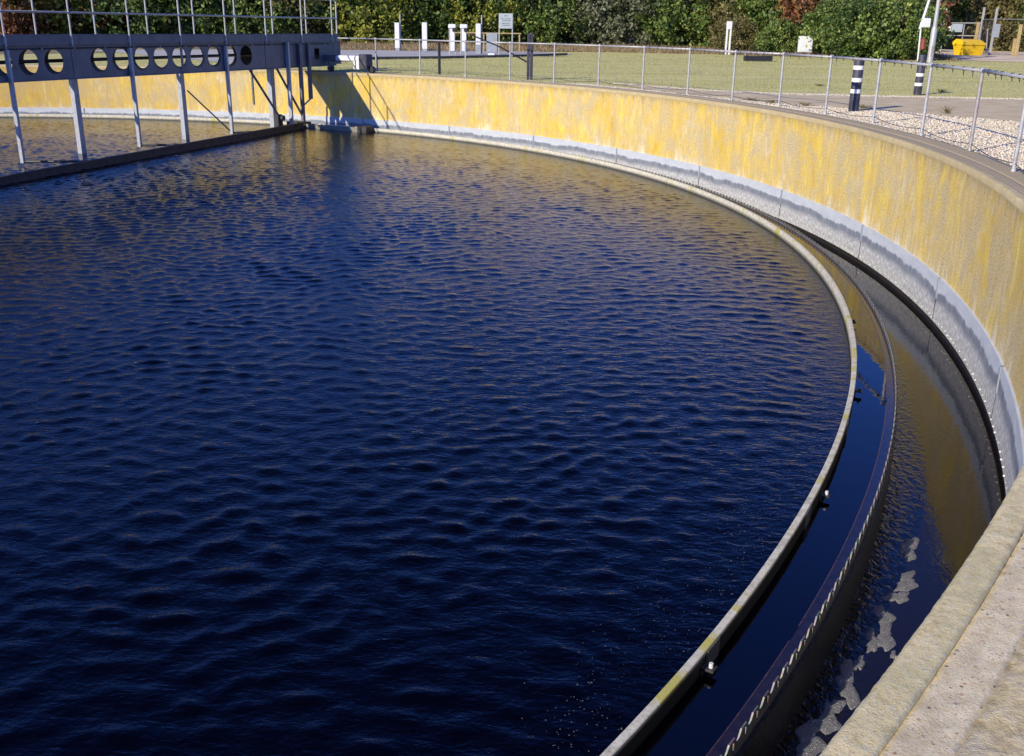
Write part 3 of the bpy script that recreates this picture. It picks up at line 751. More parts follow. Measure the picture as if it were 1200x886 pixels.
for i in range(7, len(PP) - 1):
    a, b = PP[i], PP[i + 1]
    for t in (.12, .30, .47, .62, .80, .93):
        t += random.uniform(-.05, .05); x, y = a.x + (b.x - a.x) * t, a.y + (b.y - a.y) * t; L = random.uniform(.03, .075)
        mb = MB(); mb.tube((x, y, 1.075), (x + .006, y, 1.075 - L), .006, n=5); mb.tube((x - .016, y, 1.1), (x + .016, y, 1.1), .031, n=8); mb.build('wire_tie', M['dark_steel'], ra)

# ------------------------------------------------------------------ bollards
def bollard(p, h, r, bands, label, tilt=0, base=None):
    t = empty('bollard', tuple(p), label, 'bollard', 'dark plastic bollards beside the tank path'); t.rotation_euler = (tilt, 0, 0)
    m = local(); m.lathe([(r * .99, -.05), (r, .02), (r, h - .03), (r * .93, h - .005), (r * .6, h)], (0, 0, 0), 24); auto_smooth(m.build('body', M['bollard'], t))
    for z in bands:
        m = local(); m.lathe([(r + .001, z - .042), (r + .006, z - .040), (r + .006, z + .040), (r + .001, z + .042)], (0, 0, 0), 24); auto_smooth(m.build('reflective_band', M['white_tape'], t))
    m = local()
    for i in range(7): m.lathe([(r + .001, .03 + i * .035), (r + .006, .038 + i * .035), (r + .001, .046 + i * .035)], (0, 0, 0), 24)
    m.build('ribbed_foot', M['bollard'], t)
    return t
bollard(G(1000, 129), 1.05, .105, (.39, .62, .87), 'nearer dark bollard, with three white bands, on the gravel beside the railing')
bollard(G(1075, 110), 1.02, .105, (.25, .50), 'farther dark bollard, with two white bands, across the path, close to the tall lamp post')
t = empty('gate_post', tuple(G(620.5, 92.5)), 'dark twin-sided post with a slanting dark arm, on the grass just behind the railing', 'post')
m = local(); m.box((-.05, 0, .68), (.085, .12, 1.42), 0, .01); m.box((.055, 0, .70), (.09, .12, 1.46), 0, .01); m.build('body', M['bollard'], t)
m = local()
for i in range(9): m.box((0, -.064, .12 + .07 * i), (.20, .012, .03), 0, .003)
m.build('ribbed_foot', M['bollard'], t)
m = local(); m.tube((-.05, 0, .50), (-1.0, .10, .98), .026); m.tube((-1.0, .10, .98), (-1.95, .2, 1.34), .022); m.build('arm', M['black'], t)
for px, py, h, l in ((515, 87, 1.02, 'short black marker post on the grass between two railing posts'), (441.5, 81.5, .5, 'low black stub post at the foot of a railing post near the bridge drive')):
    t = empty('marker_post', tuple(G(px, py)), l, 'post')
    m = local(); m.box((0, 0, h / 2), (.085, .085, h), .3, .012); m.build('body', M['black'], t)
    m = local(); m.box((0, 0, h + .01), (.07, .07, .02), .3, .004); m.build('cap', M['bollard'], t)

# ------------------------------------------------------------------ white posts and cabinets by the road
def wpost(px, py, h, w_, label, pole=0, foot='grey', split=False, group='slim white posts along the site road'):
    t = empty('service_post', tuple(G(px, py)), label, 'post', group)
    if split:
        for x in (-w_ * .32, w_ * .32): m = local(); m.box((x, 0, (h - .2) / 2 + .0), (w_ * .3, .16, h - .2), 0, .01); m.build('leg', M['white'], t)
        m = local(); m.box((0, 0, h - .26), (w_, .2, .5), 0, .02); m.build('hood', M['white'], t)
    else:
        m = local(); m.box((0, 0, h / 2 + .08), (w_, .20, h - .16), 0, .015); m.build('body', M['white'], t)
        m = local(); m.box((0, 0, .09), (w_ * .85, .18, .18 if foot == 'grey' else .5), 0, .01); m.build('foot', M[foot], t)
    if pole:
        m = local(); m.tube((w_ * .5 + .05, .05, 0), (w_ * .5 + .05, .05, pole), .035); m.build('pole', M['galv'], t)
    return t
wpost(466, 59.5, 1.72, .30, 'leftmost slim white post, with a thin grey pole rising behind it', 2.25)
wpost(498, 60.5, 1.75, .32, 'plain slim white post second from the left by the road')
def meter(px, py, label):
    t = empty('meter_post', tuple(G(px, py)), label, 'post', 'white meter posts with dark boxes')
    m = local(); m.box((-.02, 0, .84), (.26, .2, 1.3), 0, .02); m.build('body', M['white'], t)
    m = local(); m.box((-.04, -.02, 1.55), (.44, .28, .24), 0, .04); m.build('hood', M['white'], t)
    m = local(); m.box((.08, -.16, 1.36), (.22, .12, .20), 0, .02); m.build('meter_box', M['black'], t)
    m = local(); m.tube((-.20, 0, 0), (-.20, 0, 1.5), .035); m.tube((.14, 0, 0), (.14, 0, .4), .03); m.build('conduit', M['galv'], t)
meter(531, 64, 'left one of two white meter posts with a dark box under its hood')
meter(544.5, 64.3, 'right one of two white meter posts with a dark box under its hood')
t = wpost(560.5, 63, 1.72, .30, 'white post with a dark lower half and a thin pole, left of the grey board', 2.2)
for ch in [o for o in bpy.data.objects if o.parent == t and o.name.startswith('foot')]: bpy.data.objects.remove(ch)
m = local(); m.box((0, 0, .26), (.32, .21, .55), 0, .01); m.build('foot', M['grey'], t)
wpost(812 + 40, 64, 2.1, .36, 'tall white split post standing alone at the edge of the grass before the trees', 0, split=True)
t = empty('notice_board', tuple(G(576.5, 65)), 'low grey upright board on a white block, left of the sign', 'board')
m = local(); m.box((0, 0, .70), (.62, .08, 1.05), 0, .02); m.build('board', M['grey'], t)
m = local(); m.box((-.02, -.1, .06), (.38, .3, .14), 0, .03); m.build('block', M['white'], t)
for x in (-.27, .27): m = local(); m.tube((x, .05, 0), (x, .05, 1.2), .025); m.build('leg', M['galv'], t)
t = empty('sign', tuple(G(592.5, 66.5)), 'pale grey rectangular sign on two tall thin posts beside the site road', 'sign')
for x in (-.36, .36): m = local(); m.tube((x, 0, 0), (x, 0, 2.25 if x < 0 else 2.2), .035); m.build('leg', M['galv'], t)
m = local(); m.box((.0, -.05, 1.86), (.74, .03, .78), 0, .01); pn = m.build('panel', M['sign'], t)
tm = plain('faded_lettering', (.16, .19, .22), .6)
for z, a, b in ((2.13, -.1, .1), (1.98, -.26, .24), (1.88, -.22, .26), (1.74, -.24, .2), (1.64, -.2, .16)):
    m = local(); m.world = False; x = a
    while x < b:
        l = random.uniform(.03, .07); m.box((x + l / 2, -.068, z), (l, .004, .05)); x += l + .018
    m.build('lettering', tm, pn)
# thin horizontal rail seen behind the meter posts
t = empty('barrier_rail', tuple(G(565, 61)), 'thin horizontal wooden rail on short posts behind the white meter posts', 'rail')
m = local(); m.box((.2, 0, 1.16), (4.6, .05, .07), 0, .01); m.build('rail', M['wood'], t)
for x in (-2.0, .1, 2.4): m = local(); m.box((x, .06, .58), (.09, .07, 1.16), 0, .01); m.build('post', M['wood'], t)
t = empty('timber_sleeper', tuple(G(888, 71.5)), 'short black timber baulk lying on the grass in front of the trees', 'timber', rz=.1)
m = local(); m.box((0, 0, .13), (1.55, .25, .26), 0, .02); m.build('baulk', M['black'], t)
for x in (-.6, .6): m = local(); m.box((x, .02, .27), (.06, .26, .02), 0, .004); m.build('strap', M['dark_steel'], t)
x_, y_ = AT(944, 70.5); t = empty('utility_cabinet', (x_, y_, 0), 'white utility cabinet on thin legs half hidden among the shrubs', 'cabinet')
m = local(); m.box((0, 0, .74), (.90, .30, 1.0), 0, .03); bd = m.build('cabinet', M['white'], t)
m = local(); m.box((.0, -.16, .74), (.80, .02, .90), 0, .01); m.build('door', M['white'], bd)
for x in (-.34, .34): m = local(); m.box((x, 0, .12), (.06, .06, .26), 0, .01); m.build('leg', M['galv'], t)
# lamp post: lower tube, swaged joint, tall upper tube, lantern
p = G(1089.5, 72.5); t = empty('lamp_post', (p.x, p.y, -.03), 'tall grey steel lamp post rising out of the picture behind the banded bollard', 'lamp post')
m = local(); m.lathe([(.17, -.05), (.17, 1.75), (.12, 1.92)], (0, 0, 0), 20); auto_smooth(m.build('base_tube', M['galv'], t), 25)
m = local(); m.lathe([(.115, 1.9), (.075, 8.0)], (0, 0, 0), 20); auto_smooth(m.build('pole', M['galv'], t), 25)
m = local(); m.tube((0, 0, 7.95), (-.9, .1, 8.2), .035); m.build('arm', M['galv'], t)
m = local(); m.box((-1.2, .13, 8.2), (.7, .26, .14), .0, .05); m.build('lantern', M['grey'], t)
m = local(); m.box((0, -.155, .62), (.16, .05, .6), 0, .01); m.build('access_door', M['galv_old'], t)

# fence compound at the right
def fpoint(px, d): x, y = AT(px, d); return Vector((x, y, 0))
t = empty('compound_fence', tuple(fpoint(1150, 92)), 'chain-link fence and gate with tall angled steel posts behind the yellow grit bin', 'fence')
FP = [(1062, 98), (1103, 98), (1147, 95), (1162, 88), (1215, 90), (1260, 92)]
fpts = [fpoint(*q) for q in FP]
for i, q in enumerate(fpts):
    h = (2.3, 3.4, 3.2, 3.0, 3.0, 3.0)[i]
    h += .35 if i else 0; m = MB(); m.box((q.x, q.y, h / 2), (.15, .15, h), 0, .01); m.box((q.x, q.y, h + .01), (.19, .19, .03), 0, .005)
    m.build('post', M['galv'], t)
for i, (a, b) in enumerate(zip(fpts[:-1], fpts[1:])):
    m = MB(); zt = 2.35
    for z in ((.15, 1.35, zt) if i < 2 else (.1, 2.6)): m.tube((a.x, a.y, z), (b.x, b.y, z), .045 if i < 2 else .02, n=6)
    m.build('gate_frame' if i < 2 else 'line_wire', M['galv'], t)
    # chain-link mesh as crossing wires
    m = MB(); L = (b - a).length; n = int(L / .16)
    hgt = 2.3 if i < 2 else 2.6
    for k in range(-int(hgt / .16), n):
        for sgn in (0, 1):
            x0 = k * .16; x1 = x0 + hgt
            c0, c1 = max(0, x0), min(L, x1)
            if c1 <= c0: continue
            z0_, z1_ = (c0 - x0), (c1 - x0)
            if sgn: z0_, z1_ = hgt - z0_, hgt - z1_
            pa, pb = a.lerp(b, c0 / L), a.lerp(b, c1 / L)
            m.tube((pa.x, pa.y, z0_), (pb.x, pb.y, z1_), .0035, n=3, cap=False)
    m.build('mesh_panel', M['dark_steel'], t)
for px, d in ((1127, 96.5), (1078, 98)):
    q = fpoint(px, d); m = MB(); m.tube((q.x, q.y, .1), (q.x, q.y, 2.35), .05, n=6); m.build('gate_stile', M['galv'], t)
for a, b in ((fpoint(1155, 91), fpts[3]),): m = MB(); m.tube((a.x, a.y, 1.9), (b.x - .3, b.y, .2), .05, n=6); m.build('strut', M['galv'], t)
for i, (px, z, w_, h_, mt) in enumerate(((1093, 1.95, 1.1, .62, 'sign'), (1119, 1.95, .9, .65, 'sign'), (1165, 1.75, .55, .95, 'grey'), (1110, 2.0, .3, .55, 'white_tape'))):
    q = fpoint(px, 87 if px == 1165 else 96.2); tt = empty('fence_sign', (q.x, q.y, z), ['small pale sign left of the gate post, behind the lamp post', 'small pale sign on the gate to the right of the gate post', 'narrow grey plate on the fence to the right of the yellow bin', 'tiny pale yellow notice on the gate post'][i], 'sign', 'small plates fixed to the compound fence')
    m = local(); m.box((0, 0, 0), (w_, .03, h_), 0, .008); m.build('plate', M[mt], tt)
    m = local(); m.box((0, .03, h_ * .3), (w_ * .9, .03, .04)); m.box((0, .03, -h_ * .3), (w_ * .9, .03, .04)); m.build('rail', M['galv'], tt)
for px, d, h, l in ((1143, 93.5, 2.4, 'yellowish timber post directly behind the grit bin'), (1193, 86, 2.2, 'yellowish timber post far right, behind the soil patch'), (1189, 89, 1.2, 'short yellowish timber stake near the right edge')):
    q = fpoint(px, d); tt = empty('timber_post', tuple(q), l, 'post', 'yellowish timber posts by the fence')
    m = local(); m.box((0, 0, h / 2), (.22, .18, h), 0, .02); m.build('shaft', M['wood'], tt)
    m = local(); m.box((0, 0, h + .01), (.24, .20, .03), 0, .008); m.build('cap', M['wood'], tt)
q = fpoint(1078, 66); tt = empty('camera_pole', tuple(q), 'white pole with a small white box and a red cylinder, left of the lamp post', 'pole')
m = local(); m.tube((-.12, 0, 1.75), (.35, 0, 4.2), .075, n=10); m.tube((.02, 0, .0), (-.06, 0, 1.8), .05); m.build('pole', M['white'], tt)
m = local(); m.box((.14, -.12, 2.1), (.48, .3, .52), 0, .04); m.build('control_box', M['white'], tt)
m = local(); m.lathe([(.10, 0), (.14, .04), (.14, .55), (.07, .62)], (.12, -.2, .62), 14); m.build('red_cylinder', M['red'], tt)
# yellow grit bin with hinged lid and hose-like side moulding
q = G(1134, 64.5); tt = empty('grit_bin', (q.x, q.y, 0), 'bright yellow plastic grit bin with a sloping lid, on bare soil before the fence', 'grit bin', rz=rad(18))
m = local(); w1, w2, h1 = .86, 1.0, .72
vs = [(-w1, -.45, 0), (w1, -.45, 0), (w1, .45, 0), (-w1, .45, 0), (-w2, -.56, h1), (w2, -.56, h1), (w2, .56, h1), (-w2, .56, h1)]
m.add(vs, [(3, 2, 1, 0), (4, 5, 6, 7), (0, 1, 5, 4), (1, 2, 6, 5), (2, 3, 7, 6), (3, 0, 4, 7)]); m.build('body', M['yellow'], tt)
m = local(); vs = [(-w2 - .04, -.62, h1 + .01), (w2 + .04, -.62, h1 + .01), (w2 + .04, .6, h1 + .01), (-w2 - .04, .6, h1 + .01), (-w2 - .04, -.62, h1 + .09), (w2 + .04, -.62, h1 + .09), (w2 - .15, .5, h1 + .42), (-w2 + .15, .5, h1 + .42), (-w2 + .15, -.1, h1 + .38), (w2 - .15, -.1, h1 + .38), (-w2 - .04, .6, h1 + .2), (w2 + .04, .6, h1 + .2)]
m.add(vs, [(3, 2, 1, 0), (0, 1, 5, 4), (4, 5, 9, 8), (8, 9, 6, 7), (7, 6, 11, 10), (10, 11, 2, 3), (1, 2, 11, 6, 9, 5), (0, 4, 8, 7, 10, 3)]); m.build('lid', M['yellow'], tt)
m = local(); m.path([(1.02, .3, .95), (1.25, .3, 1.0), (1.36, .3, .85), (1.36, .3, .3), (1.28, .3, .05)], .09, 10); m.build('hose', M['yellow'], tt)

# ------------------------------------------------------------------ foam and scum
def blob(px, py, sx, sy, seed, label, rot=None):
    p = G(px, py, Z_CHAN); rs = random.Random(seed); n = 40; pts = []
    ang = rs.uniform(0, 6.28)
    for i in range(n):
        a = 2 * PI * i / n
        f = 1 + .28 * math.sin(2 * a + ang) + .22 * math.sin(3 * a + 2 * ang) + .12 * math.sin(7 * a + ang * 3) + rs.uniform(-.06, .06)
        pts.append((math.cos(a) * sx * f, math.sin(a) * sy * f))
    R0 = math.atan2(p.y - CY, p.x - CX) + PI / 2 + rs.uniform(-.3, .3)
    t = MB(); t.world = False
    rings = [(1, .001), (.93, .006), (.6, .010), (.25, .012)]; vs = [(x * k, y * k, z) for k, z in rings for x, y in pts]
    fs = [(j * n + i, j * n + (i + 1) % n, (j + 1) * n + (i + 1) % n, (j + 1) * n + i) for j in range(3) for i in range(n)] + [tuple(range(3 * n, 4 * n))]
    t.add(vs, fs); o = t.build('foam_patch', M['foam'], smooth=True); o.location = (p.x, p.y, Z_CHAN); o.rotation_euler = (0, 0, R0)
    props(o, label, 'foam', 'grey foam patches drifting in the outer channel')
FB = [(1080, 583, .035, .025, 'tiny grey foam fleck farthest up the outer channel'), (1065, 643, .085, .065, 'squarish grey foam patch, the first large one from the far end'),
 (1062, 683, .085, .055, 'foam patch with a hooked top, second large one from the far end'), (1052, 700, .06, .05, 'grey foam patch joined under the hooked one'),
 (1036, 724, .075, .05, 'narrow neck of grey foam in the middle of the channel'), (1038, 746, .085, .05, 'wide grey foam patch beside the tiny drifting fleck'), (1022, 752, .07, .04, 'pointed tail of foam on the weir side of the wide patch'),
 (1047, 768, .022, .018, 'tiny foam fleck close to the near coping'), (1006, 778, .055, .025, 'thin curl of foam reaching up from the round patch'), (993, 801, .10, .06, 'large round grey foam patch near the coping'),
 (975, 833, .06, .05, 'small foam patch below the large round one'), (962, 850, .07, .065, 'long foam patch close to the bottom of the frame'), (948, 872, .09, .06, 'grey foam patch at the very bottom of the channel')]
for i, (a, b, c, d, l) in enumerate(FB): blob(a, b, c * 1.9, d * 1.15, 50 + i, l)
V, F = [], []
rs = random.Random(9)
for i in range(1700):
    a = rad(rs.uniform(-46, -17)); t_ = rs.random(); R = RB - .06 - abs(rs.gauss(0, .22)) - .10 * math.sin(a * 60)
    if rs.random() < .5: R -= .12 + .1 * math.sin(a * 31)
    s_ = rs.uniform(.0012, .0042) * (1.6 if rs.random() < .05 else 1)
    if math.sin(a * 97) + math.sin(a * 41 + R * 9) < rs.uniform(-1.6, 1.2): s_ *= .5
    x, y = CX + R * math.cos(a), CY + R * math.sin(a); z = Z_WATER + .011; b = len(V)
    for k in range(5): th_ = 2 * PI * k / 5 + rs.random(); V.append((x + s_ * math.cos(th_), y + s_ * math.sin(th_) * 1.3, z)) 
    F.append((b, b + 1, b + 2, b + 3, b + 4))
np_mesh('scum_specks', np.array(V), np.array(F), M['scum'], kind='stuff', label='fine pale scum specks floating along the inner side of the baffle', cat='scum')

# ------------------------------------------------------------------ gravel stones and grass blades
def in_poly(x, y, poly):
    c = np.zeros(x.shape, bool); n = len(poly); j = n - 1
    for i in range(n):
        xi, yi = poly[i]; xj, yj = poly[j]
        if yi != yj: c ^= ((yi > y) != (yj > y)) & (x < (xj - xi) * (y - yi) / (yj - yi) + xi)
        j = i
    return c
ico = np.array([(0, 0, 1), (.89, 0, .45), (.28, .85, .45), (-.72, .53, .45), (-.72, -.53, .45), (.28, -.85, .45), (.72, .53, -.45), (-.28, .85, -.45), (-.89, 0, -.45), (-.28, -.85, -.45), (.72, -.53, -.45), (0, 0, -1)])
icf = np.array([(0, 1, 2), (0, 2, 3), (0, 3, 4), (0, 4, 5), (0, 5, 1), (1, 6, 2), (2, 7, 3), (3, 8, 4), (4, 9, 5), (5, 10, 1), (6, 7, 2), (7, 8, 3), (8, 9, 4), (9, 10, 5), (10, 6, 1), (11, 7, 6), (11, 8, 7), (11, 9, 8), (11, 10, 9), (11, 6, 10)])
def stones(x, y, s, z):
    n = len(x); sc = s[:, None] * (RNG.random((n, 3)) * .6 + .6) * np.array([1, 1, .6])
    th = RNG.random(n) * 2 * PI; v = ico[None] * (1 + .25 * (RNG.random((n, 12, 1)) - .5)) * sc[:, None]
    c, s_ = np.cos(th)[:, None], np.sin(th)[:, None]
    vx = v[..., 0] * c - v[..., 1] * s_; vy = v[..., 0] * s_ + v[..., 1] * c
    V = np.stack([vx + x[:, None], vy + y[:, None], v[..., 2] + z], -1).reshape(-1, 3)
    F = (icf[None] + (np.arange(n) * 12)[:, None, None]).reshape(-1, 3); return V, F
n = 110000
x = RNG.uniform(1.5, 11.5, n); y = RNG.uniform(8, 31.5, n)
R = np.hypot(x - CX, y - CY); k = in_poly(x, y, gravel_poly) & (R > 22.99)
x, y = x[k], y[k]
an = RNG.uniform(rad(-52), rad(-8), 30000); Rn = 22.99 + 4.2 * RNG.random(30000)
xn, yn = CX + Rn * np.cos(an), CY + Rn * np.sin(an); kn = in_poly(xn, yn, gravel_poly); x = np.concatenate([x, xn[kn]]); y = np.concatenate([y, yn[kn]])
x2 = RNG.uniform(3, 17, 9000); e = np.array(far_edge[::-1]); y2 = np.interp(x2, e[:, 0], e[:, 1]) + .22 + RNG.normal(0, .14, 9000)
a3 = RNG.uniform(rad(40), rad(75), 5000); R3 = 22.99 + np.abs(RNG.normal(0, .13, 5000))
x = np.concatenate([x, x2, CX + R3 * np.cos(a3)]); y = np.concatenate([y, y2, CY + R3 * np.sin(a3)])
V, F = stones(x, y, RNG.uniform(.008, .021, len(x)), -.017)
np_mesh('gravel', V, F, M['stone'], kind='stuff', label='pale flint gravel between the coping, the railing and the path', cat='gravel')
# blades of grass
def tufts(x, y, h, w_, mat, name, label, cat):
    n = len(x); th = RNG.random(n) * 2 * PI; lean = RNG.normal(0, .35, (n, 2)) * h[:, None]
    dx, dy = np.cos(th) * w_, np.sin(th) * w_
    a = np.stack([x - dx, y - dy, np.full(n, -.03)], -1); b = np.stack([x + dx, y + dy, np.full(n, -.03)], -1); c = np.stack([x + lean[:, 0], y + lean[:, 1], -.03 + h], -1)
    V = np.stack([a, b, c], 1).reshape(-1, 3); F = np.arange(3 * n).reshape(n, 3)
    return np_mesh(name, V, F, mat, kind='stuff', label=label, cat=cat)
n = 60000
y = 24 + 42 * RNG.random(n) ** 1.3; x = (RNG.random(n) * .98 - .38) * y * 1.15
R = np.hypot(x - CX, y - CY)
soil_poly = [(p.x, p.y) for p in [G(1085, 66), G(1128, 70.5), G(1150, 71.5), G(1205, 72.5), G(1260, 73)]] + [(75, 75), (90, 150), (46, 150), (33, 92)]
ok = (R > 23.15) & ~in_poly(x, y, soil_poly) & ~in_poly(x, y, path_poly) & ~in_poly(x, y, gravel_poly) & ~in_poly(x, y, [(p.x, p.y) for p in [G(300, 76), G(400, 70.5), G(440, 69), G(520, 68), G(600, 66.3), G(664, 64.2), G(672, 63), G(600, 58.5), G(440, 57.5), G(330, 57.5), G(100, 58)]])
x, y = x[ok], y[ok]
tufts(x, y, RNG.uniform(.012, .034, len(x)) * (1 + y / 60), .006 + y * .00022, M['blade'], 'grass', 'short mown grass, green with straw-coloured patches', 'grass')
n = 60000
px = RNG.uniform(-20, 1088, n); d = RNG.uniform(0, 1, n)
base = np.interp(px, [-20, 395, 600, 700, 850, 990, 1085], [66, 68, 71, 73, 70, 65, 63])
dirx = (px - 600) / FPX / math.cos(PITCH); dd = base + d ** 1.5 * 9
X_, Y_ = dirx * dd, dd
ku = ~in_poly(X_, Y_, soil_poly) & (X_ < 27.0 + (Y_ - 64) * .25)
X_, Y_, d = X_[ku], Y_[ku], d[ku]; n = len(d)
tufts(X_, Y_, RNG.uniform(.10, .55, n) * np.clip(.3 + d, .3, 1), .03, M['straw'], 'undergrowth', 'dry brown undergrowth along the foot of the trees', 'undergrowth')
# weeds on the path and gravel
WE = [(1110, 132, 'small spindly weed on the path right of the lamp post'), (905, 120, 'low weed in the gravel left of the nearer bollard'), (880, 117, 'low brown weed tuft in the gravel by a railing post'), (943, 123, 'low weed tuft between two railing posts'), (960, 100, 'dark weed tuft at the far edge of the path'), (1103, 107, 'dark clump of weeds on the grass behind the path'), (1013, 126, 'dark weed clump at the foot of the nearer bollard')]
for i, (a, b, l) in enumerate(WE):
    p = G(a, b); m = local(); rs = random.Random(i)
    for k in range(46):
        th_ = rs.uniform(0, 6.28); r_ = abs(rs.gauss(0, .07 if i else .03)); h = rs.uniform(.03, .10) * (1.8 if i == 0 else .8); x0, y0 = r_ * math.cos(th_), r_ * math.sin(th_)
        lx, ly = rs.gauss(0, .05), rs.gauss(0, .05); w_ = .006
        m.add([(x0 - w_, y0, -.02), (x0 + w_, y0, -.02), (x0 + lx + w_ * .6, y0 + ly, h * .6), (x0 + lx * 1.7, y0 + ly * 1.7, h)], [(0, 1, 2, 3)])
    o = m.build('weed', LEAF['olive']); o.location = p; props(o, l, 'weed')

# ------------------------------------------------------------------ trees and shrubs
def leaves(centres, spread, per, size, rng):
    n = len(centres) * per; c = np.repeat(centres, per, 0) + rng.normal(0, 1, (n, 3)) * np.repeat(spread, per)[:, None]
    u = rng.normal(0, 1, (n, 3)); u /= np.linalg.norm(u, axis=1)[:, None]; t = rng.normal(0, 1, (n, 3)); v = np.cross(u, t); v /= np.linalg.norm(v, axis=1)[:, None]
    s = size * rng.uniform(.6, 1.35, n)[:, None]
    V = np.stack([c - u * s, c + v * s * .62 + u * s * .15, c + u * s, c - v * s * .62 + u * s * .15], 1)
    V[..., 2] = np.maximum(V[..., 2], .02)
    return V.reshape(-1, 3), np.arange(4 * n).reshape(n, 4)
def make_plant(kind, seed):
    """returns (crown mesh verts/faces, trunk MB) in local space"""
    rng = np.random.default_rng(seed); rs = random.Random(seed)
    if kind == 'bush': H, Wd, zc, nc, per, ls = 6.0, 3.6, 2.6, 260, 42, .15
    elif kind == 'shrub': H, Wd, zc, nc, per, ls = 3.6, 2.7, 1.4, 220, 44, .11
    else: H, Wd, zc, nc, per, ls = 11.0, 4.2, 6.2, 320, 38, .19
    lob = rng.normal(0, 1, (9, 3)); lob /= np.linalg.norm(lob, axis=1)[:, None]; la = rng.uniform(-.18, .38, 9)
    d = rng.normal(0, 1, (nc, 3)); d /= np.linalg.norm(d, axis=1)[:, None]
    r = .55 + .45 * rng.random(nc) ** .5
    r *= 1 + (np.clip(d @ lob.T, 0, 1) ** 4 @ la)
    c = d * r[:, None] * np.array([Wd, Wd, H - zc]); c[:, 2] = np.where(c[:, 2] < 0, c[:, 2] * (zc / (H - zc)) * (1.0 if kind != 'tree' else .75), c[:, 2]); c[:, 2] += zc
    if kind != 'tree': c[:, 2] = np.maximum(c[:, 2], .25)
    V, F = leaves(c, rng.uniform(.16, .40, nc) * (1 if kind != 'shrub' else .75), per, ls, rng)
    tb = MB(); tb.world = False
    base = .22 if kind == 'tree' else .12
    tb.tube((0, 0, -.1), (.1, .05, H * .35), base, base * .7, 9); tb.tube((.1, .05, H * .35), (.0, .2, H * .75), base * .7, base * .25, 8)
    for k in range(9):
        a = rs.uniform(0, 6.28); z = H * rs.uniform(.12, .6); L = Wd * rs.uniform(.5, .85)
        m_ = (.5 * L * math.cos(a), .5 * L * math.sin(a), z + L * .35); e_ = (L * math.cos(a), L * math.sin(a), z + L * .8)
        tb.tube((.08, .05, z), m_, base * .42, base * .26, 6); tb.tube(m_, e_, base * .26, base * .08, 6)
    return V, F, tb
PROTO = {}
for kind, cnt in (('bush', 4), ('shrub', 3), ('tree', 3)):
    for i in range(cnt):
        V, F, tb = make_plant(kind, 100 + i * 7 + len(kind))
        me = bpy.data.meshes.new('crown'); me.vertices.add(len(V)); me.vertices.foreach_set('co', V.astype(np.float32).ravel())
        me.loops.add(F.size); me.loops.foreach_set('vertex_index', F.astype(np.int32).ravel()); me.polygons.add(len(F))
        me.polygons.foreach_set('loop_start', np.arange(0, F.size, 4, dtype=np.int32)); me.polygons.foreach_set('loop_total', np.full(len(F), 4, dtype=np.int32)); me.update(calc_edges=True)
        me.materials.append(LEAF['dark'])
        tm_ = bpy.data.meshes.new('trunk'); tm_.from_pydata(tb.v, [], tb.f); tm_.materials.append(M['bark'])
        PROTO[(kind, i)] = (me, tm_)
def plant(kind, i, px, dist, s, leaf, label, group, name):
    x, y = AT(px, dist); me, tm_ = PROTO[(kind, i)]
    t = empty(name, (x, y, 0), label, 'tree' if kind == 'tree' else 'shrub', group, random.uniform(0, 6.28)); t.scale = (s, s, s)
    c = bpy.data.objects.new('crown', me); COL.objects.link(c); c.parent = t
    c.material_slots[0].link = 'OBJECT'; c.material_slots[0].material = LEAF[leaf]
    k = bpy.data.objects.new('trunk', tm_); COL.objects.link(k); k.parent = t
CN = {'dark': 'dark green', 'mid': 'mid green', 'yellow': 'yellow-green', 'russet': 'reddish-brown', 'olive': 'olive-brown', 'silver': 'silvery green'}
# (px, distance, prototype, scale, leaf, where)
FRONT = [(-45, 84, 0, 1.0, 'dark', 'just past the left edge of the frame'), (10, 82, 1, .95, 'russet', 'above the bridge at the far left'), (62, 84, 2, 1.0, 'yellow', 'above the second bridge stanchion pair'), (108, 85, 3, .9, 'russet', 'with red leaves above the left third of the bridge'),
 (150, 83, 0, 1.0, 'dark', 'above the third hanging post'), (196, 84, 1, 1.0, 'mid', 'above the middle of the bridge'), (243, 83, 2, 1.0, 'dark', 'above the right-hand middle of the bridge'), (290, 84, 3, 1.0, 'mid', 'above the right third of the bridge'),
 (338, 84, 0, .95, 'olive', 'above the bridge near its railing end'), (385, 84, 1, .95, 'dark', 'beyond the end of the bridge railing'), (425, 84, 2, 1.0, 'yellow', 'behind the leftmost white post'), (476, 85, 3, .95, 'mid', 'between the two leftmost white posts'),
 (520, 86, 1, 1.0, 'dark', 'behind the pair of meter posts'), (565, 85, 2, .95, 'yellow', 'behind the grey board'), (618, 86, 0, 1.0, 'dark', 'right of the tall sign'), (662, 86, 3, .95, 'mid', 'behind the open grass right of the sign'),
 (708, 85, 1, .95, 'silver', 'at the left of the central grass'), (752, 85, 0, 1.0, 'silver', 'with pale seed heads near the centre'), (795, 84, 2, .95, 'mid', 'left of the lone white split post'), (838, 83, 3, 1.0, 'mid', 'directly behind the lone white split post'),
 (880, 81, 0, .95, 'olive', 'behind the black timber baulk'), (918, 79, 1, .95, 'mid', 'left of the white utility cabinet'), (962, 77, 2, 1.0, 'russet', 'right of the white utility cabinet')]
for i, (px, d, p, s, lf, wh) in enumerate(FRONT):
    plant('bush', p, px, d, s, lf, f'{CN[lf]} bush in the wood edge, {wh}', 'bushes along the wood edge', 'bush')
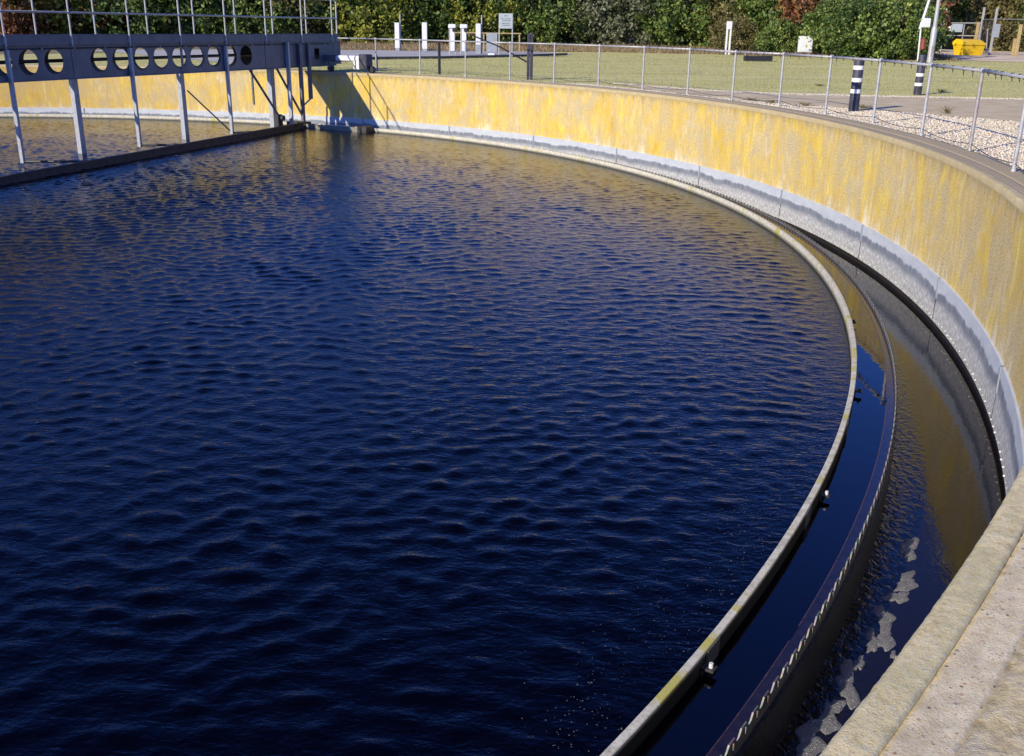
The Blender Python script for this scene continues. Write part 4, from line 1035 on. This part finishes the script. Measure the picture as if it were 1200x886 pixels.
SH = [(865, 76, 0, .6, 'olive', 'small olive-brown shrub at the foot of the wood, left of the cabinet'), (915, 74, 1, .62, 'mid', 'small mid green shrub just left of the white cabinet'), (985, 72, 2, .95, 'mid', 'rounded mid green shrub in front of the wood, right of the cabinet'),
 (1010, 70, 0, .85, 'dark', 'rounded dark green shrub, left neighbour of the big glossy shrub'), (1048, 69, 1, 1.0, 'mid', 'big glossy green shrub left of the banded bollard'), (1030, 75, 2, 1.3, 'russet', 'tall reddish shrub rising behind the big glossy shrub'), (1000, 78, 0, 1.4, 'dark', 'tall dark green shrub behind the rounded shrubs')]
for px, d, p, s, lf, l in SH: plant('shrub', p, px, d, s, lf, l, 'shrubs standing in front of the wood', 'shrub')
FAR = [(1075, 118, 1, 1.0, 'mid', 'behind the white pole'), (1105, 122, 0, 1.05, 'olive', 'behind the lamp post'), (1140, 116, 2, 1.1, 'yellow', 'behind the yellow bin and gate'), (1175, 112, 3, 1.0, 'olive', 'behind the leaning fence posts'), (1212, 110, 0, 1.1, 'olive', 'at the right edge of the frame'), (1250, 108, 2, 1.1, 'mid', 'just past the right edge of the frame')]
for px, d, p, s, lf, wh in FAR: plant('bush', p, px, d, s, lf, f'{CN[lf]} bush beyond the compound fence, {wh}', 'bushes beyond the compound fence', 'bush')
TR = [(-60, 98, 'dark'), (20, 96, 'mid'), (85, 99, 'russet'), (150, 97, 'dark'), (215, 98, 'mid'), (280, 97, 'dark'), (345, 99, 'yellow'), (410, 98, 'dark'), (475, 97, 'mid'), (540, 99, 'dark'), (605, 98, 'russet'), (670, 97, 'dark'), (735, 99, 'mid'), (800, 96, 'dark'), (865, 95, 'olive'), (930, 93, 'mid'), (990, 92, 'russet'), (1045, 104, 'dark'), (1110, 132, 'mid'), (1170, 128, 'dark'), (1240, 126, 'olive')]
WHT = ['past the left edge', 'over the far left of the bridge', 'over the second bridge stanchion pair', 'over the third hanging post', 'over the middle of the bridge', 'over the right half of the bridge', 'over the bridge end posts', 'over the bridge drive unit', 'over the leftmost white post', 'over the pair of meter posts', 'over the tall sign', 'over the open grass right of the sign', 'over the central railing', 'left of the lone white split post', 'over the lone white split post', 'over the white utility cabinet', 'over the rounded shrubs', 'over the big glossy shrub', 'over the gate, far back', 'over the leaning fence posts, far back', 'past the right edge, far back']
for i, ((px, d, lf), wh) in enumerate(zip(TR, WHT)):
    plant('tree', i % 3, px, d, random.uniform(.92, 1.12), lf, f'{CN[lf]} tree standing behind the bushes, {wh}', 'tall trees behind the bushes', 'tree')
# far wood closing the background
rng = np.random.default_rng(5); n = 5200
bx = rng.uniform(-95, 110, n); bz = rng.uniform(0, 9, n) ; by = 118 + rng.uniform(-3, 4, n) + np.where(bx > 40, 26, 0) + np.sin(bx * .3) * 1.5
bz *= (.85 + .15 * np.sin(bx * .5))
V, F = leaves(np.stack([bx, by, bz], 1), np.full(n, .8), 14, .34, rng)
np_mesh('far_wood', V, F, LEAF['dark'], kind='stuff', label='dense dark wood filling the background behind the single trees', cat='wood')
